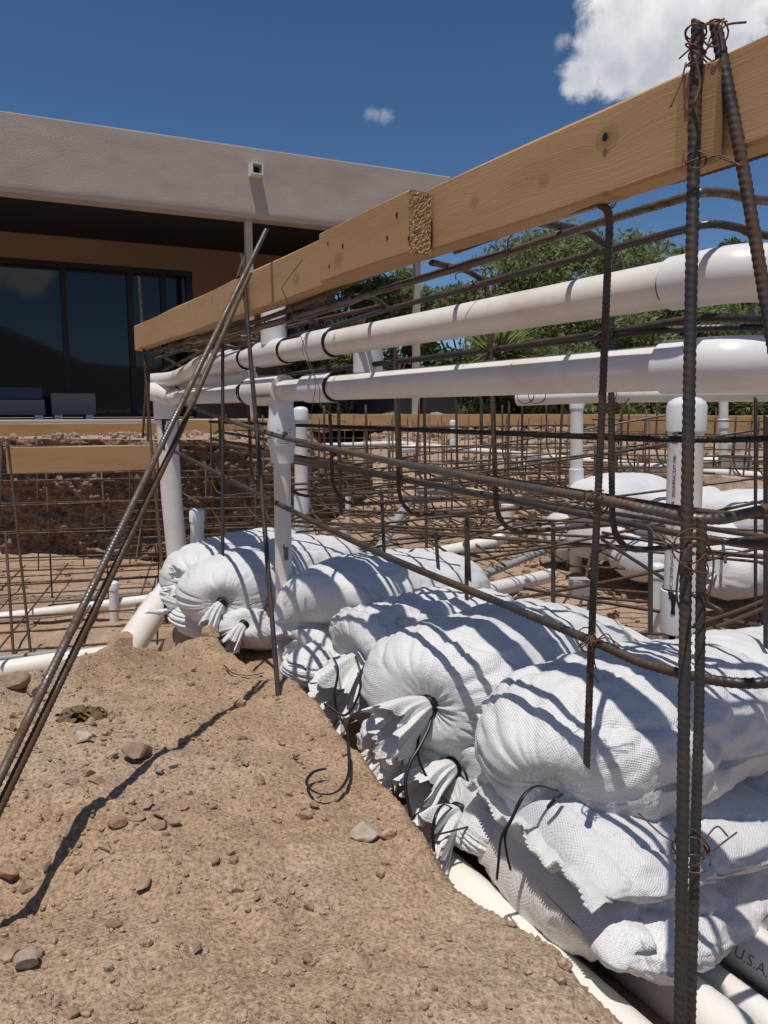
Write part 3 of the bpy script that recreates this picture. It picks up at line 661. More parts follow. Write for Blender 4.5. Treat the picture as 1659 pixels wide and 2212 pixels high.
board('timber board with a sawn left end, reaching behind the leaning bars', dm, dl, EB, zb+.0005, zt+.0005, slope=-.0055, knots=kn([(638, 603, .017), (455, 649, .012), (406, 664, .008), (600, 560, .006)], EB, dm, zb))
es = EB-.041; ds0 = float(on_e(883, 480, es)@DV); ds1 = float(on_e(690, 550, es)@DV)
sp = board('short splice board with nail holes and a knot, fixed over the long boards', ds0, ds1, es, .235, .326, kn([(731, 560, .016), (706, 611, .005)], es, ds0, .237),
      holes=[(857, 464, .0036), (836, 514, .0032), (883, 515, .0036), (708, 526, .003), (740, 531, .0036), (711, 575, .003)], cols=((.43, .25, .115), (.52, .34, .175)), bow=0)
# rough sawn end grain of the splice: a crumbly facing a hair proud of the end
me_ = Mt('sawn_end_grain', .8, 0, .3); nz = me_.noise(420, 3, .7); me_.col(me_.ramp(nz, [(.35, (.20, .10, .035)), (.5, (.46, .31, .16)), (.65, (.64, .48, .29))])); me_.bump(nz, .003, 1); M['end_grain'] = me_.m
a, b = 14, 30; U, V = np.meshgrid(np.linspace(.0, .038, a), np.linspace(.0, .088, b), indexing='ij')
base = EV*(es+U[..., None])+DV*(ds0-.0012-.0018*np.random.RandomState(3).rand(a, b))[..., None]; base[..., 2] = .236+V
mb = MB(); mb.grid(base); mb.build('end_grain', M['end_grain'], sp, smooth_=False)
cl = board('short vertical cleat behind the two front rebar stakes', -.045, .0, .0, .236, .326, [], th=.012, P0=on_e(1545, 240, EB-.014)*np.array([1, 1, 0]), name='wood_cleat', group=None, bow=0, cols=((.36, .21, .10), (.46, .29, .15)))
# far form boards
def board_px(label, x0, y0, Y0, x1, y1, Y1, h, th=.035, cols=((.47, .27, .12), (.56, .36, .18)), knots=()):
    a, b = at(x0, y0, Y0), at(x1, y1, Y1); zt_ = (a[2]+b[2])/2; d = (b-a)*np.array([1, 1, 0]); L = np.linalg.norm(d); A = d/L; E = np.array([-A[1], A[0], 0])
    return board(label, 0, L, 0, zt_-h, zt_, knots, ax=(A, E), P0=a*np.array([1, 1, 0]), th=th, cols=cols, bow=0)
board_px('clean pale timber board in front of the earth bank at the left', 12, 971, 4.2, 338, 957, 4.5, .145, knots=[(1.55, .06, .016)], cols=((.50, .29, .13), (.60, .40, .20)))
board_px('far timber board below the patio slab at the left edge', -200, 924, 6.9, 350, 908, 7.9, .135)
board_px('very far timber board behind the left post and the middle post', 372, 906, 8.2, 640, 907, 8.6, .14)
board_px('very long far timber board along the back of the pit, right half', 640, 902, 10.5, 1500, 887, 9.9, .15)
board_px('timber board at the right running behind the printed post', 1345, 893, 7.2, 1500, 903, 6.6, .20)
board_px('nearer timber board at the right edge, butting the one behind the printed post', 1500, 905, 5.9, 1760, 890, 5.3, .155)

# =================================================================== REBAR
def wire_tie(p, parent, a=None, b=None, s=.012, rr=R, tail=.03):
    mb = MB(); p = np.asarray(p, float)
    for k in range(2):
        n1 = np.array([rr.gauss(0, 1) for _ in range(3)]); n1 /= np.linalg.norm(n1); n2 = np.cross(n1, [rr.gauss(0, 1) for _ in range(3)]); n2 /= np.linalg.norm(n2)
        ang = np.linspace(0, 5.9, 16); C = np.array([p+n1*math.cos(t)*s*(1+.15*k)+n2*math.sin(t)*s for t in ang]); mb.tube(C, .0009, 5)
    d = np.array([rr.gauss(0, 1), rr.gauss(0, 1), rr.gauss(0, .7)]); d /= np.linalg.norm(d)
    for sg in (1, .7):
        q = p+d*s; T = spline([q, q+d*tail*.4*sg+np.array([rr.gauss(0, .004)]*3), q+d*tail*sg+np.array([rr.gauss(0, .006), rr.gauss(0, .006), -.008*sg])], 5); mb.tube(T, .0009, 5)
    return mb.build('tie_wire', M['wire'], parent)
def wire(pts, parent=None, r=.0009, name='tie_wire', label=None, mat='wire'):
    mb = MB(); mb.tube(spline(pts, 8), r, 6); o = mb.build(name, M[mat], parent)
    if label: tag(o, label, 'wire')
    return o
def bar(path, parent, name='horizontal_bar', size=.0095, mat='rebar', ribs=True, fil=.05):
    mb = MB(); mb.rebar(path, size, ribs, fil); return mb.build(name, M[mat], parent, sharp=None)
def stake(label, path, size, mat, group, ties=()):
    t = thing('rebar_stake', label, 'rebar', path[-1], group); bar(path, t, 'bar', size, mat)
    for p in ties: wire_tie(p, t, s=size*.95)
    return t
G_ST = 'rebar stakes and braces holding the near form board'
# front right stakes
s1 = [cm(1507, 52, .735), cm(1498, 360, .745), cm(1482, 1200, .735), cm(1468, 2290, .70)]
t = stake('thick dark ribbed rebar stake standing nearest the camera, wired to the board at the right', [s1[0], s1[1], s1[2], s1[3]], .0116, 'rebar_dark', G_ST)
for y in (70, 105, 130, 345): wire_tie(cm(1503, y, .735), t, s=.0095, tail=.035)
wire([cm(1520, 115, .73), cm(1560, 62, .73), cm(1575, 52, .73), cm(1612, 48, .73)], t, .0011)
wire([cm(1482, 135, .73), cm(1470, 180, .73), cm(1448, 232, .73)], t)
wire([cm(1500, 120, .72), cm(1512, 180, .72), cm(1500, 225, .72)], t, .0014)
for y in (1180, 1210, 1830, 1845): wire_tie(cm(1492, y, .725), t, s=.016, tail=.04)
wire([cm(1500, 1150, .76), cm(1540, 1200, .76), cm(1530, 1290, .76), cm(1505, 1330, .765)], t, .0011)
wire([cm(1472, 1190, .76), cm(1462, 1290, .76), cm(1490, 1350, .76), cm(1515, 1352, .77)], t, .0011)
wire([cm(1500, 1825, .745), cm(1525, 1828, .745), cm(1515, 1842, .745), cm(1498, 1840, .75)], t, .0011)
stake('leaning dark rebar brace crossing the board beside the nearest stake', [cm(1547, 60, .73), cm(1600, 330, .72), cm(1684, 830, .70), cm(1800, 1500, .66)], .0112, 'rebar_dark', G_ST, [cm(1545, 72, .72)])
stake('second dark rebar standing tight against the right side of the nearest stake', [cm(1516, 1125, .755), cm(1511, 1500, .75), cm(1489, 2290, .715)], .0100, 'rebar_dark', G_ST)
# middle stake and the two crossing braces
ms = [at(523, 552, 1.95), at(540, 760, 1.88), at(557, 960, 1.80), on_mound(606, 1515)+np.array([0, 0, -.06])]
t = stake('dark rebar stake standing in the mound edge, left of the middle post', ms, .0105, 'rebar_dark', G_ST, [at(521, 580, 1.94), at(524, 592, 1.94), at(527, 604, 1.94), at(528, 640, 1.93), at(582, 1300, 1.66), at(580, 1312, 1.66), at(553, 900, 1.82)])
mb = MB(); mb.rebar([at(514, 600, 1.93), at(529, 552, 1.95), at(519, 640, 1.92)], .0095, True, .01); mb.build('bar', M['rebar_rust'], t)
P0 = np.array([-.411, .56, -.53]); P1 = at(576, 495, 1.80)
b0 = cm(-110, 1905, .745); stake('long silvery rebar brace leaning across the left of the picture', [P1, at(352, 955, 1.30), b0], .0102, 'rebar', G_ST)
stake('dark rebar brace leaning just behind and below the silvery one', [at(540, 590, 1.84), at(379, 955, 1.34), cm(-78, 1905, .76)], .0102, 'rebar_rust', G_ST)
t = stake('rusty rebar stake standing at the far left end of the near board', [at(301, 598, 3.02), at(310, 740, 3.02), at(322, 905, 3.0), at(360, 1345, 2.72)], .0115, 'rebar_rust', G_ST, [at(311, 700, 3.0), at(312, 712, 3.0), at(313, 790, 3.0), at(311, 752, 3.0)])
for k, (xa, ya, xb, yb) in enumerate([(318, 800, 308, 945), (322, 800, 319, 952), (316, 770, 321, 900)]): bar([at(xa, ya, 3.05), at(xb, yb, 3.05)], t, 'lap_bar', .0095, 'rebar_rust')
t = stake('vertical bar left of the middle stake with its cut end above the sacks', [at(481, 740, 2.3), at(481, 1200, 2.15)], .0098, 'rebar_dark', G_ST)
# the near wall cage
cage = thing('rebar_cage', 'rusty tied rebar cage of the raised near wall round the two white pipes', 'rebar cage', ed(.8, 1.5, -.7))
dC = .66
def along(e, z, d1=3.15, dc=None, z2=None, size=.0105, mat='rebar_rust', far=1.6, name='horizontal_bar', zl=None):
    dc = dC if dc is None else dc; zl = z if zl is None else zl
    return bar([ed(e, d1, zl), ed(e, dc, z), ed(e+far, dc+.02, z if z2 is None else z2)], cage, name, size, mat, True, .16)
def pe_(e, pts): return [on_e(x, y, e) for x, y in pts]
def curve_bar(pts, size, mat, name='horizontal_bar'): return bar(spline(pts, 5), cage, name, size, mat)
curve_bar([ed(.705, 3.1, .222)]+pe_(.705, [(577, 687), (811, 589), (1000, 526), (1129, 476), (1300, 434), (1404, 398), (1496, 374), (1659, 322), (1800, 262)]), .0118, 'rebar_rust')
bar([ed(.716, 2.0, .212), ed(.716, .92, .222)], cage, 'lap_bar', .0105, 'rebar')
curve_bar(pe_(.713, [(985, 541), (1129, 489), (1290, 441)]), .0105, 'rebar', 'lap_bar')
curve_bar([ed(.765, 3.1, .225)]+pe_(.765, [(675, 679), (803, 634), (1014, 568), (1106, 542), (1325, 472), (1488, 424)])+[at(1530, 415, .935), at(1582, 419, .955), at(1659, 434, .99), at(1950, 450, 1.15)], .0108, 'rebar')
curve_bar([ed(.885, 3.1, .215)]+pe_(.885, [(628, 728), (850, 665), (1014, 622), (1106, 595), (1337, 533), (1475, 497)])+[at(1535, 484, 1.06), at(1597, 492, 1.08), at(1659, 509, 1.12), at(1950, 540, 1.27)], .0108, 'rebar_dark')
curve_bar([ed(.93, 3.1, .105)]+pe_(.93, [(900, 777), (1014, 762), (1337, 715), (1470, 692)])+[at(1535, 686, 1.09), at(1600, 687, 1.11), at(1659, 690, 1.14), at(1950, 700, 1.3)], .0108, 'rebar_dark')
along(.945, -.045, zl=-.05, dc=.75, mat='rebar_dark', size=.0098)
bar([ed(.80, 2.9, .225), ed(.90, 1.62, .240)], cage, 'lap_bar', .0105, 'rebar_rust'); bar([ed(.87, 3.1, .20), ed(.93, 1.75, .222)], cage, 'lap_bar', .0105, 'rebar')
along(.93, .118, zl=.105, dc=.72, mat='rebar_dark'); along(.945, -.045, zl=-.05, dc=.75, mat='rebar_dark', size=.0098)
# inverted J bars over the top, down behind the pipes, hooked inwards below
VD = [.905, 1.21, 1.585, 1.95, 2.30, 2.62, 2.95]
for k, d in enumerate(VD):
    zb_ = -.17-.012*k; e1 = .925; mat = ('rebar_dark', 'rebar_rust', 'rebar_rust')[k % 3]
    j = R.uniform(-.02, .02)
    tops = {0: [on_e(1168, 482, .705), on_e(1262, 499, .84), on_e(1316, 536, .925)], 1: [on_e(932, 567, .70), on_e(1005, 584, .85), on_e(1050, 610, .925)],
            2: [on_e(753, 640, .70), on_e(806, 644, .83), on_e(848, 672, .925)], 3: [on_e(620, 690, .70), on_e(668, 690, .82), on_e(704, 712, .925)]}
    if k in tops: p_ = tops[k]; pts = list(spline(p_, 4))+[np.array([*(p_[2][:2]*.7+ed(e1, d-.01, 0)[:2]*.3), p_[2][2]-.06]), ed(e1, d-.01, -.10), ed(e1, d-.02, zb_-.06), ed(1.30, d-.07, zb_-.055)]
    else: pts = [ed(.690, d+.12, .226), ed(.70+.16, d+.02, .225), ed(e1, d, .20), ed(e1+j*.3, d-.01, -.10), ed(e1, d-.02, zb_-.06), ed(1.30, d-.09+j, zb_-.055)]
    bar(pts, cage, 'bent_bar', .0098, mat, True, .09)
    wire_tie(ed(.925, d, .232), cage, s=.011); wire_tie(ed(e1, d, .118), cage, s=.011)
    if k % 2 == 0: wire_tie(ed(.765, d+.07, .238), cage, s=.011)
wire([on_e(985, 605, .78), on_e(987, 590, .78), on_e(1020, 585, .80), on_e(1045, 583, .85), on_e(1050, 594, .87)], cage, .0011)
# vertical in front of the pipes, right
vb = [on_e(1165, 476, .700), on_e(1292, 437, .690), on_e(1312, 452, .700), on_e(1317, 480, .712), on_e(1310, 640, .722), on_e(1300, 900, .72), on_e(1283, 1250, .715), on_e(1267, 1655, .70)]
bar(vb, cage, 'vertical_bar', .0092, 'rebar_dark', True, .03); wire_tie(on_e(1310, 432, .705), cage, s=.012)
# long bars in front below the pipes
m1 = [at(395, 872, 3.05), on_e(560, 930, .70), on_e(800, 987, .69), on_e(1050, 1037, .685), on_e(1285, 1077, .68), on_e(1400, 1101, .69), ed(.715, .545, -.118), ed(.85, .55, -.112), ed(1.5, .58, -.08)]
bar(spline(m1, 6), cage, 'horizontal_bar', .0118, 'rebar')
m2 = [at(372, 972, 3.0), on_e(560, 1068, .70), on_e(800, 1186, .69), on_e(1050, 1290, .69), on_e(1285, 1387, .70), on_e(1420, 1442, .715), ed(.75, .50, -.295), ed(.9, .50, -.285), ed(1.5, .52, -.24)]
bar(spline(m2, 6), cage, 'horizontal_bar', .0120, 'rebar_dark')
for x, y, e in ((1284, 1080, .675), (1288, 1090, .675), (1268, 1382, .69), (1278, 1395, .69), (556, 928, .69), (574, 1072, .69), (483, 905, .70)): wire_tie(on_e(x, y, e), cage, s=.014, tail=.035)
for (e, z, zl, size, mat, dc) in ((.975, -.155, -.09, .0098, 'rebar_rust', .66), (1.03, -.205, -.15, .0098, 'rebar_rust', .66), (.95, -.19, -.12, .0105, 'rebar_dark', .63), (1.13, -.225, -.18, .0098, 'rebar_rust', .70), (1.25, -.225, -.22, .0098, 'rebar_dark', .74)):
    along(e, z, zl=zl, size=size, mat=mat, dc=dc, z2=z+.02)
for k, (x, y0, y1, Y) in enumerate([(735, 870, 1110, 2.35), (1012, 1115, 1255, 1.9), (920, 855, 1230, 2.6), (828, 1060, 1200, 2.2), (945, 1150, 1230, 2.1), (865, 862, 1050, 2.3)]):
    bar([at(x-4, y0, Y), at(x+2, y1, Y-.02)], cage, 'vertical_bar', .0098, 'rebar_dark')
for (x, y0, y1, Y) in ((1008, 1140, 1295, 1.85), (1195, 1130, 1310, 1.7), (1405, 1145, 1370, 1.5), (1654, 900, 1400, 1.6), (1625, 560, 720, 2.0), (1632, 860, 1340, 2.2), (1325, 860, 1090, 2.4), (1450, 860, 900, 2.4), (1040, 860, 960, 2.6), (1128, 880, 1010, 3.4)):
    bar([at(x, y0, Y), at(x, y1, Y-.02)], cage, 'vertical_bar', .0098, 'rebar_dark', True)
# left lower end of the top cage: loose ends of the horizontal bars
for (a, b) in (((340, 762, 3.1), (520, 690, 2.4)), ((352, 800, 3.1), (470, 745, 2.7)), ((335, 775, 3.15), (440, 742, 2.9)), ((395, 740, 2.9), (560, 735, 2.7)), ((430, 760, 2.9), (610, 700, 2.3)), ((350, 770, 3.1), (430, 812, 3.2))):
    bar([at(*a), at(*b)], cage, 'lap_bar', .0098, 'rebar_rust')
# loose black wires hanging over the middle post from the board
w = tag(wire([on_e(654, 560, .61), on_e(610, 620, .62), on_e(613, 632, .63), on_e(640, 700, .66), on_e(672, 790, .68), on_e(690, 840, .69), on_e(693, 875, .69), on_e(730, 905, .70), on_e(748, 912, .70)], None, .0008, 'loose_wire'), 'thin black wire hanging from the board and curling away to the right', 'wire')
w = tag(wire([on_e(702, 660, .68), on_e(672, 700, .68), on_e(655, 740, .68), on_e(655, 765, .68), on_e(680, 820, .69), on_e(676, 870, .69), on_e(668, 905, .69)], None, .0008, 'loose_wire'), 'thin black wire looping down in front of the upper tee, the right one of two', 'wire')

# rebar mats further off
def mat_(label, origin, ua, ub, na, nb, sa, sb, size=.0095, group='tied rebar mats', m=('rebar_mat', 'rebar_rust'), hook=None, jit=.01, seed=0, ribs=False, cat='rebar mat', name='rebar_mat', sag=.0):
    """na bars running along ua spaced along ub, and nb bars the other way"""
    rr = random.Random(seed); o = np.asarray(origin, float); ua = np.asarray(ua, float); ub = np.asarray(ub, float)
    t = thing(name, label, cat, o, group); LA, LB = sa*(nb-1), sb*(na-1)
    for i in range(na):
        p = o+ub*sb*i+np.array([rr.uniform(-jit, jit) for _ in range(3)]); q = p+ua*(LA+.15)+np.array([0, 0, rr.uniform(-jit, jit)*2]); mid = (p+q)/2-ZV*sag
        mb = MB(); P = spline([p-ua*.15, mid, q], 6); (mb.tube(P, size*.53, 6)); mb.build('long_bar', M[m[rr.random() < .5]], t)
    for j in range(nb):
        p = o+ua*sa*j+np.array([rr.uniform(-jit, jit) for _ in range(3)]); q = p+ub*(LB+.08)+ua*rr.uniform(-jit, jit)*2; mb = MB()
        if hook is not None: P = fillet([p+hook, p, q], .09)
        else: P = np.array([p-ub*.1, q])
        mb.tube(P, size*.53, 6); mb.build('cross_bar', M[m[rr.random() < .5]], t)
    return t
X_, Y_ = np.array([1., 0, 0]), np.array([0, 1., 0])
def dirp(a, b):
    v = (b-a)*np.array([1, 1, 0]); return v/np.linalg.norm(v)
# left: vertical mat standing in front of the earth bank
A0, A1 = at(-140, 1100, 4.35), at(345, 1080, 4.65); ua = dirp(A0, A1)
mat_('upright rebar mat hanging below the pale board in front of the earth bank', np.array([A0[0], A0[1], -1.02]), ua, ZV, 5, 7, .30, .15, .0095, seed=1, jit=.012)
mat_('second upright rebar mat just in front of the earth bank at the left', np.array([A0[0]-.2, A0[1]+1.0, -1.05]), ua, ZV, 5, 7, .30, .20, .0085, seed=2, jit=.02)
mat_('rebar mat lying over the sandy pit floor at the left', at(-150, 1400, 3.2)*np.array([1, 1, 0])-ZV*1.05, ua, np.array([-ua[1], ua[0], 0]), 8, 12, .27, .27, .0095, seed=3, jit=.02)
for (x0, y0, x1, y1, Y, lab) in ((17, 958, 72, 1462, 3.35, 'dark rebar stake in front of the pale left board, its top wired'), (3, 950, -12, 1400, 3.1, 'bright rebar standing at the very left edge of the frame'), (12, 1150, 30, 1430, 3.5, 'short rusty rebar between the two left stakes')):
    stake(lab, [at(x0, y0, Y), at(x1, y1, Y-.25)], .0115, 'rebar' if x0 == 3 else 'rebar_rust', 'stakes at the left form board', [at(x0+2, y0+8, Y-.01)])
# middle / right: vertical mats, J hooked, receding
FL = -.76
mat_('upright rebar mat with hooked feet behind the middle post', np.array([-.62, 4.0, -.55]), np.array([.93, .37, 0]), ZV, 5, 9, .24, .11, .0095, seed=4, hook=np.array([.13, -.25, -.06]))
mat_('upright rebar mat right of the capped far post', np.array([.35, 4.6, -.50]), np.array([.97, -.22, 0]), ZV, 4, 12, .24, .125, .0095, seed=5, hook=np.array([.10, -.22, -.06]))
mat_('far upright rebar mat under the long back board', np.array([-2.0, 8.9, -.75]), X_, ZV, 5, 22, .26, .14, .0095, seed=6)
mat_('second far upright rebar mat in front of the back board', np.array([-1.4, 7.4, -.80]), np.array([.995, -.1, 0]), ZV, 5, 24, .24, .15, .0095, seed=7, hook=np.array([.10, -.22, -.06]))
mat_('rebar mat lying flat over the floor in the middle distance', np.array([-1.2, 3.6, -.72]), np.array([.96, .28, 0]), np.array([-.28, .96, 0]), 10, 14, .26, .28, .0095, seed=8, jit=.03)
mat_('rebar mat lying flat over the right part of the floor', np.array([.55, 2.05, -.66]), np.array([.95, -.31, 0]), np.array([.31, .95, 0]), 8, 9, .28, .30, .0098, seed=9, jit=.03)
mat_('rebar mat lying flat over the rubble far right', np.array([.6, 5.2, -.50]), X_, Y_, 9, 14, .3, .34, .0095, seed=10, jit=.03)
mat_('upright rebar mat far left of the middle post, below the patio', np.array([-3.6, 6.9, -.62]), np.array([.96, .28, 0]), ZV, 3, 12, .26, .14, .0095, seed=11)
mat_('upright rebar mat at the right edge in front of the form board', np.array([1.5, 5.0, -.55]), np.array([.95, -.3, 0]), ZV, 5, 10, .2, .12, .0095, seed=12)
mat_('curved bundle of bars crossing the middle of the pit', np.array([-.4, 3.15, -.47]), np.array([.90, -.43, 0]), np.array([.3, .6, .02]), 5, 6, .42, .10, .0098, seed=13, jit=.03)
mat_('upright rebar mat across the centre, low in the pit', np.array([-.35, 5.3, -.72]), np.array([.98, -.17, 0]), ZV, 5, 16, .2, .12, .0095, seed=15, hook=np.array([.1, -.2, -.05]), jit=.015)
mat_('upright rebar mat between the capped post and the far sacks', np.array([.9, 3.9, -.66]), np.array([.97, -.22, 0]), ZV, 4, 10, .2, .12, .0095, seed=16, jit=.015)
mat_('loose rebar mat leaning over the right pit floor', np.array([.25, 3.0, -.60]), np.array([.93, .36, 0]), np.array([-.3, .9, .12]), 7, 9, .25, .24, .0095, seed=17, jit=.03)
t = thing('bar_bundle', 'bundle of long straight bars crossing in front of the capped far post', 'rebar', at(1100, 1000, 3.2), None)
for (x0, y0, Y0, x1, y1, Y1) in ((560, 1085, 3.6, 1659, 925, 2.9), (640, 1040, 3.6, 1659, 940, 2.9), (700, 1012, 4.2, 1480, 890, 3.8), (560, 1030, 4.4, 1400, 960, 4.0), (640, 1150, 3.2, 1659, 1030, 2.8), (700, 1195, 3.0, 1300, 1110, 3.0), (900, 1235, 2.7, 1659, 1080, 2.4), (1300, 1150, 2.5, 1659, 1205, 2.2), (1080, 1300, 2.2, 1659, 1180, 2.6), (1130, 1270, 2.3, 1640, 1350, 1.9), (1300, 1165, 2.3, 1560, 1320, 1.8), (1500, 1370, 1.8, 1700, 1290, 2.0), (1500, 1350, 1.9, 1700, 1275, 2.1)):
    bar([at(x0, y0, Y0), at((x0+x1)/2, (y0+y1)/2+6, (Y0+Y1)/2), at(x1, y1, Y1)], t, 'long_bar', .0098, 'rebar_dark' if x0 % 3 else 'rebar_rust', False, .3)

# rows of bent bars standing in the pit, each with a swept foot
def hook_row(label, xs, y0, Yr, zf, out, size=.0098, seed=0, mat='rebar_mat', up_=0):
    rr = random.Random(seed); x0 = xs[0]; t = thing('hooked_bar_row', label, 'rebar', at(x0, 1000, Yr[0]), 'rows of hooked bars')
    for k, x in enumerate(xs):
        Y = Yr[0]+(Yr[1]-Yr[0])*k/max(1, len(xs)-1)+rr.uniform(-.04, .04); p = at(x, y0+rr.uniform(-8, 8), Y); o_ = np.array(out)*rr.uniform(.8, 1.2); z_ = zf+rr.uniform(-.03, .03)
        q = np.array([p[0]+rr.uniform(-.015, .015), p[1], z_]); bar([p, q, q+o_+ZV*rr.uniform(-.02, .04)], t, 'bent_bar', size, mat if k % 3 else 'rebar_rust', Y < 3.2, .13)
    return t
hook_row('row of long hooked bars behind the lower pipe, right of the middle post', [700, 790, 905, 985, 1100, 1215], 870, (3.4, 3.0), -.36, (.30, .05, 0), seed=1)
hook_row('row of hooked bars left of the printed post, feet swept right', [1085, 1128, 1180, 1345, 1360, 1420], 868, (4.6, 4.0), -.34, (.26, -.12, 0), seed=2)
hook_row('row of hooked bars far back in the centre of the pit', [560, 640, 715, 800, 880, 960, 1040, 1120, 1200], 905, (7.0, 6.2), -.55, (.3, -.1, 0), .0105, seed=3)
hook_row('row of hooked bars standing before the right form boards', [1395, 1440, 1500, 1545, 1590, 1640], 905, (5.2, 4.4), -.42, (.22, -.2, 0), seed=4)
hook_row('row of hooked bars low in the pit, feet swept left', [1330, 1285, 1060, 975, 900, 840], 955, (3.6, 4.2), -.62, (-.28, -.1, 0), seed=5)
hook_row('row of bent bars at the left between the posts', [385, 455, 540, 590, 690], 900, (4.6, 4.0), -.52, (.24, -.1, 0), seed=6)

# =================================================================== PIPES
def pipe(path, r, parent=None, name='pipe', mat='pvc', seg=28, sharp=38, bevel=False):
    mb = MB(); mb.tube(path, r, seg); return mb.build(name, M[mat], parent, sharp=sharp)
def sleeve(a, b, r0, r1, parent, name='coupling', mat='pvc_fit', ch=.003, seg=32):
    """a hub with softened rims from a to b, radius r1 over a pipe of radius r0"""
    a, b = np.asarray(a, float), np.asarray(b, float); u = (b-a)/np.linalg.norm(b-a)
    P = [a+u*.0001, a, a+u*ch, b-u*ch, b, b-u*.0001]; mb = MB(); mb.tube(np.array([a, a+u*.00005, a+u*ch, b-u*ch, b-u*.00005, b]), [r0, r1-ch*.7, r1, r1, r1-ch*.7, r0], seg)
    return mb.build(name, M[mat], parent, sharp=30)
def ring(c, ax, r, parent, w=.0025, name='glue_ring', arc=(0, 6.283)):
    ax = np.asarray(ax, float); ax /= np.linalg.norm(ax); A = np.cross(ax, [0, 0, 1.] if abs(ax[2]) < .9 else [1., 0, 0]); A /= np.linalg.norm(A); B = np.cross(ax, A)
    t = np.linspace(arc[0], arc[1], 40); P = np.array([c+A*math.cos(k)*r+B*math.sin(k)*r+ax*.0015*math.sin(3*k) for k in t]); mb = MB(); mb.tube(P, [w*(.6+.5*abs(math.sin(2.3*k))) for k in t], 6); return mb.build(name, M['glue'], parent)
def drip(p, nrm, L, parent, w=.003):
    nrm = np.asarray(nrm, float); s = np.cross(nrm, ZV); s /= np.linalg.norm(s); p = np.asarray(p, float)+nrm*.0006; mb = MB(); ys = np.linspace(0, 1, 8)
    V = np.array([[p+s*w*sg*(1.5-1.1*y+.5*(y > .8))-ZV*L*y for sg in (-1, 1)] for y in ys]); mb.grid(V); return mb.build('glue_drip', M['glue'], parent)
def text_wrap(txt, size, base, axis, r, mid, parent, mat='print', flip=1, spacing=1.0, align='LEFT'):
    """printed lettering laid round a pipe: base on the axis, axis = reading direction, mid = outward direction at the text line"""
    cu = bpy.data.curves.new('t', 'FONT'); cu.body = txt; cu.size = size; cu.space_character = spacing; cu.align_x = align; ob = bpy.data.objects.new('t', cu); sc.collection.objects.link(ob)
    dg = bpy.context.evaluated_depsgraph_get(); me = bpy.data.meshes.new_from_object(ob.evaluated_get(dg)); bpy.data.objects.remove(ob); bpy.data.curves.remove(cu)
    axis = np.asarray(axis, float)/np.linalg.norm(axis); mid = np.asarray(mid, float); mid -= axis*(mid@axis); mid /= np.linalg.norm(mid); upd = np.cross(mid, axis)*flip
    V = np.array([v.co[:] for v in me.vertices]); rr = r+.0006; an = V[:, 1]/rr
    W = np.asarray(base, float)+np.outer(V[:, 0], axis)+rr*(np.outer(np.cos(an), mid)+np.outer(np.sin(an), upd)); Fc = [tuple(p.vertices) for p in me.polygons]; bpy.data.meshes.remove(me)
    mb = MB(); mb.add(W, Fc); return mb.build('lettering', M[mat], parent, smooth_=False)
G_P = 'white plumbing pipes of the near wall'
E1 = .832; zT, zL = .162, .055; RP = .0302
def dx(x, y, e=E1): return float(on_e(x, y, e)@DV)
up = thing('pipe_run', 'upper white pipe run with couplings, tee and a dipping left end', 'pipe', ed(E1, 2, zT), G_P)
dc1 = .60
T = ed
path = fillet([T(E1, 2.55, zT-.002), T(E1, dc1, zT), T(2.2, dc1+.0, zT+.0)], .10, 14); pipe(path, RP, up)
# elbow fitting at the right
dh = dx(1457, 612); P = fillet([T(E1, dh, zT), T(E1, dc1, zT), T(E1+.22, dc1, zT)], .10, 16)
def hub(P, r0, r1, parent, name): 
    n = len(P); P = np.vstack([P[0]+(P[0]-P[1])*1e-3, P, P[-1]+(P[-1]-P[-2])*1e-3]); mb = MB(); rad = np.full(n+2, r1); rad[0] = r0; rad[-1] = r0; mb.tube(P, rad, 36); return mb.build(name, M['pvc_fit'], parent, sharp=30)
hub(P, RP, .0342, up, 'elbow'); ring(T(E1, dh+.002, zT), DV, RP+.0008, up, .0014, arc=(2.4, 4.3))
d_a, d_b = dx(722, 742), dx(668, 745); sleeve(T(E1, d_a, zT), T(E1, d_b, zT), RP, .0372, up); ring(T(E1, d_a-.004, zT), DV, RP+.003, up, .004)
# tee with riser
d_t = dx(592, 760); sleeve(T(E1, d_t-.10, zT), T(E1, d_t+.10, zT), RP, .0372, up, 'tee'); ring(T(E1, d_t-.104, zT), DV, RP+.003, up, .0035); ring(T(E1, d_t+.23, zT-.002), DV, RP+.003, up, .0035)
zr = at(595, 655, float(T(E1, d_t, 0)[1]))[2]
sleeve(T(E1, d_t, zT+.02), T(E1, d_t, zT+.085), .030, .0372, up, 'riser_socket'); pipe([T(E1, d_t, zT+.08), T(E1, d_t, zr-.01)], .0300, up, 'riser')
mb = MB(); c = T(E1, d_t, zr); mb.tube([c-ZV*.055, c-ZV*.054, c-ZV*.01, c, c+ZV*.006, c+ZV*.010], [.030, .0355, .0355, .031, .018, .001], 28); mb.build('cap', M['pvc_fit'], up, sharp=60)
ring(T(E1, d_t, zT+.088), ZV, .0315, up, .0042)
for k in range(9): a = math.pi*(.75+.85*k/9); n = np.array([math.cos(a), math.sin(a), 0]); drip(T(E1, d_t, zT+.087)+n*.0372, n, R.uniform(.008, .028), up, R.uniform(.002, .004))
# dipping left end
lp = [T(E1, 2.52, zT-.002), T(E1, 2.78, zT-.010), on_e(470, 772, E1+.005), on_e(430, 790, E1+.01), on_e(400, 808, E1+.0), on_e(370, 819, E1-.01), on_e(328, 822, E1-.02)]
pipe(spline(lp, 8), RP*1.02, up, 'bent_pipe'); sleeve(T(E1, 2.50, zT-.001), T(E1, 2.64, zT-.004), RP, .0365, up)
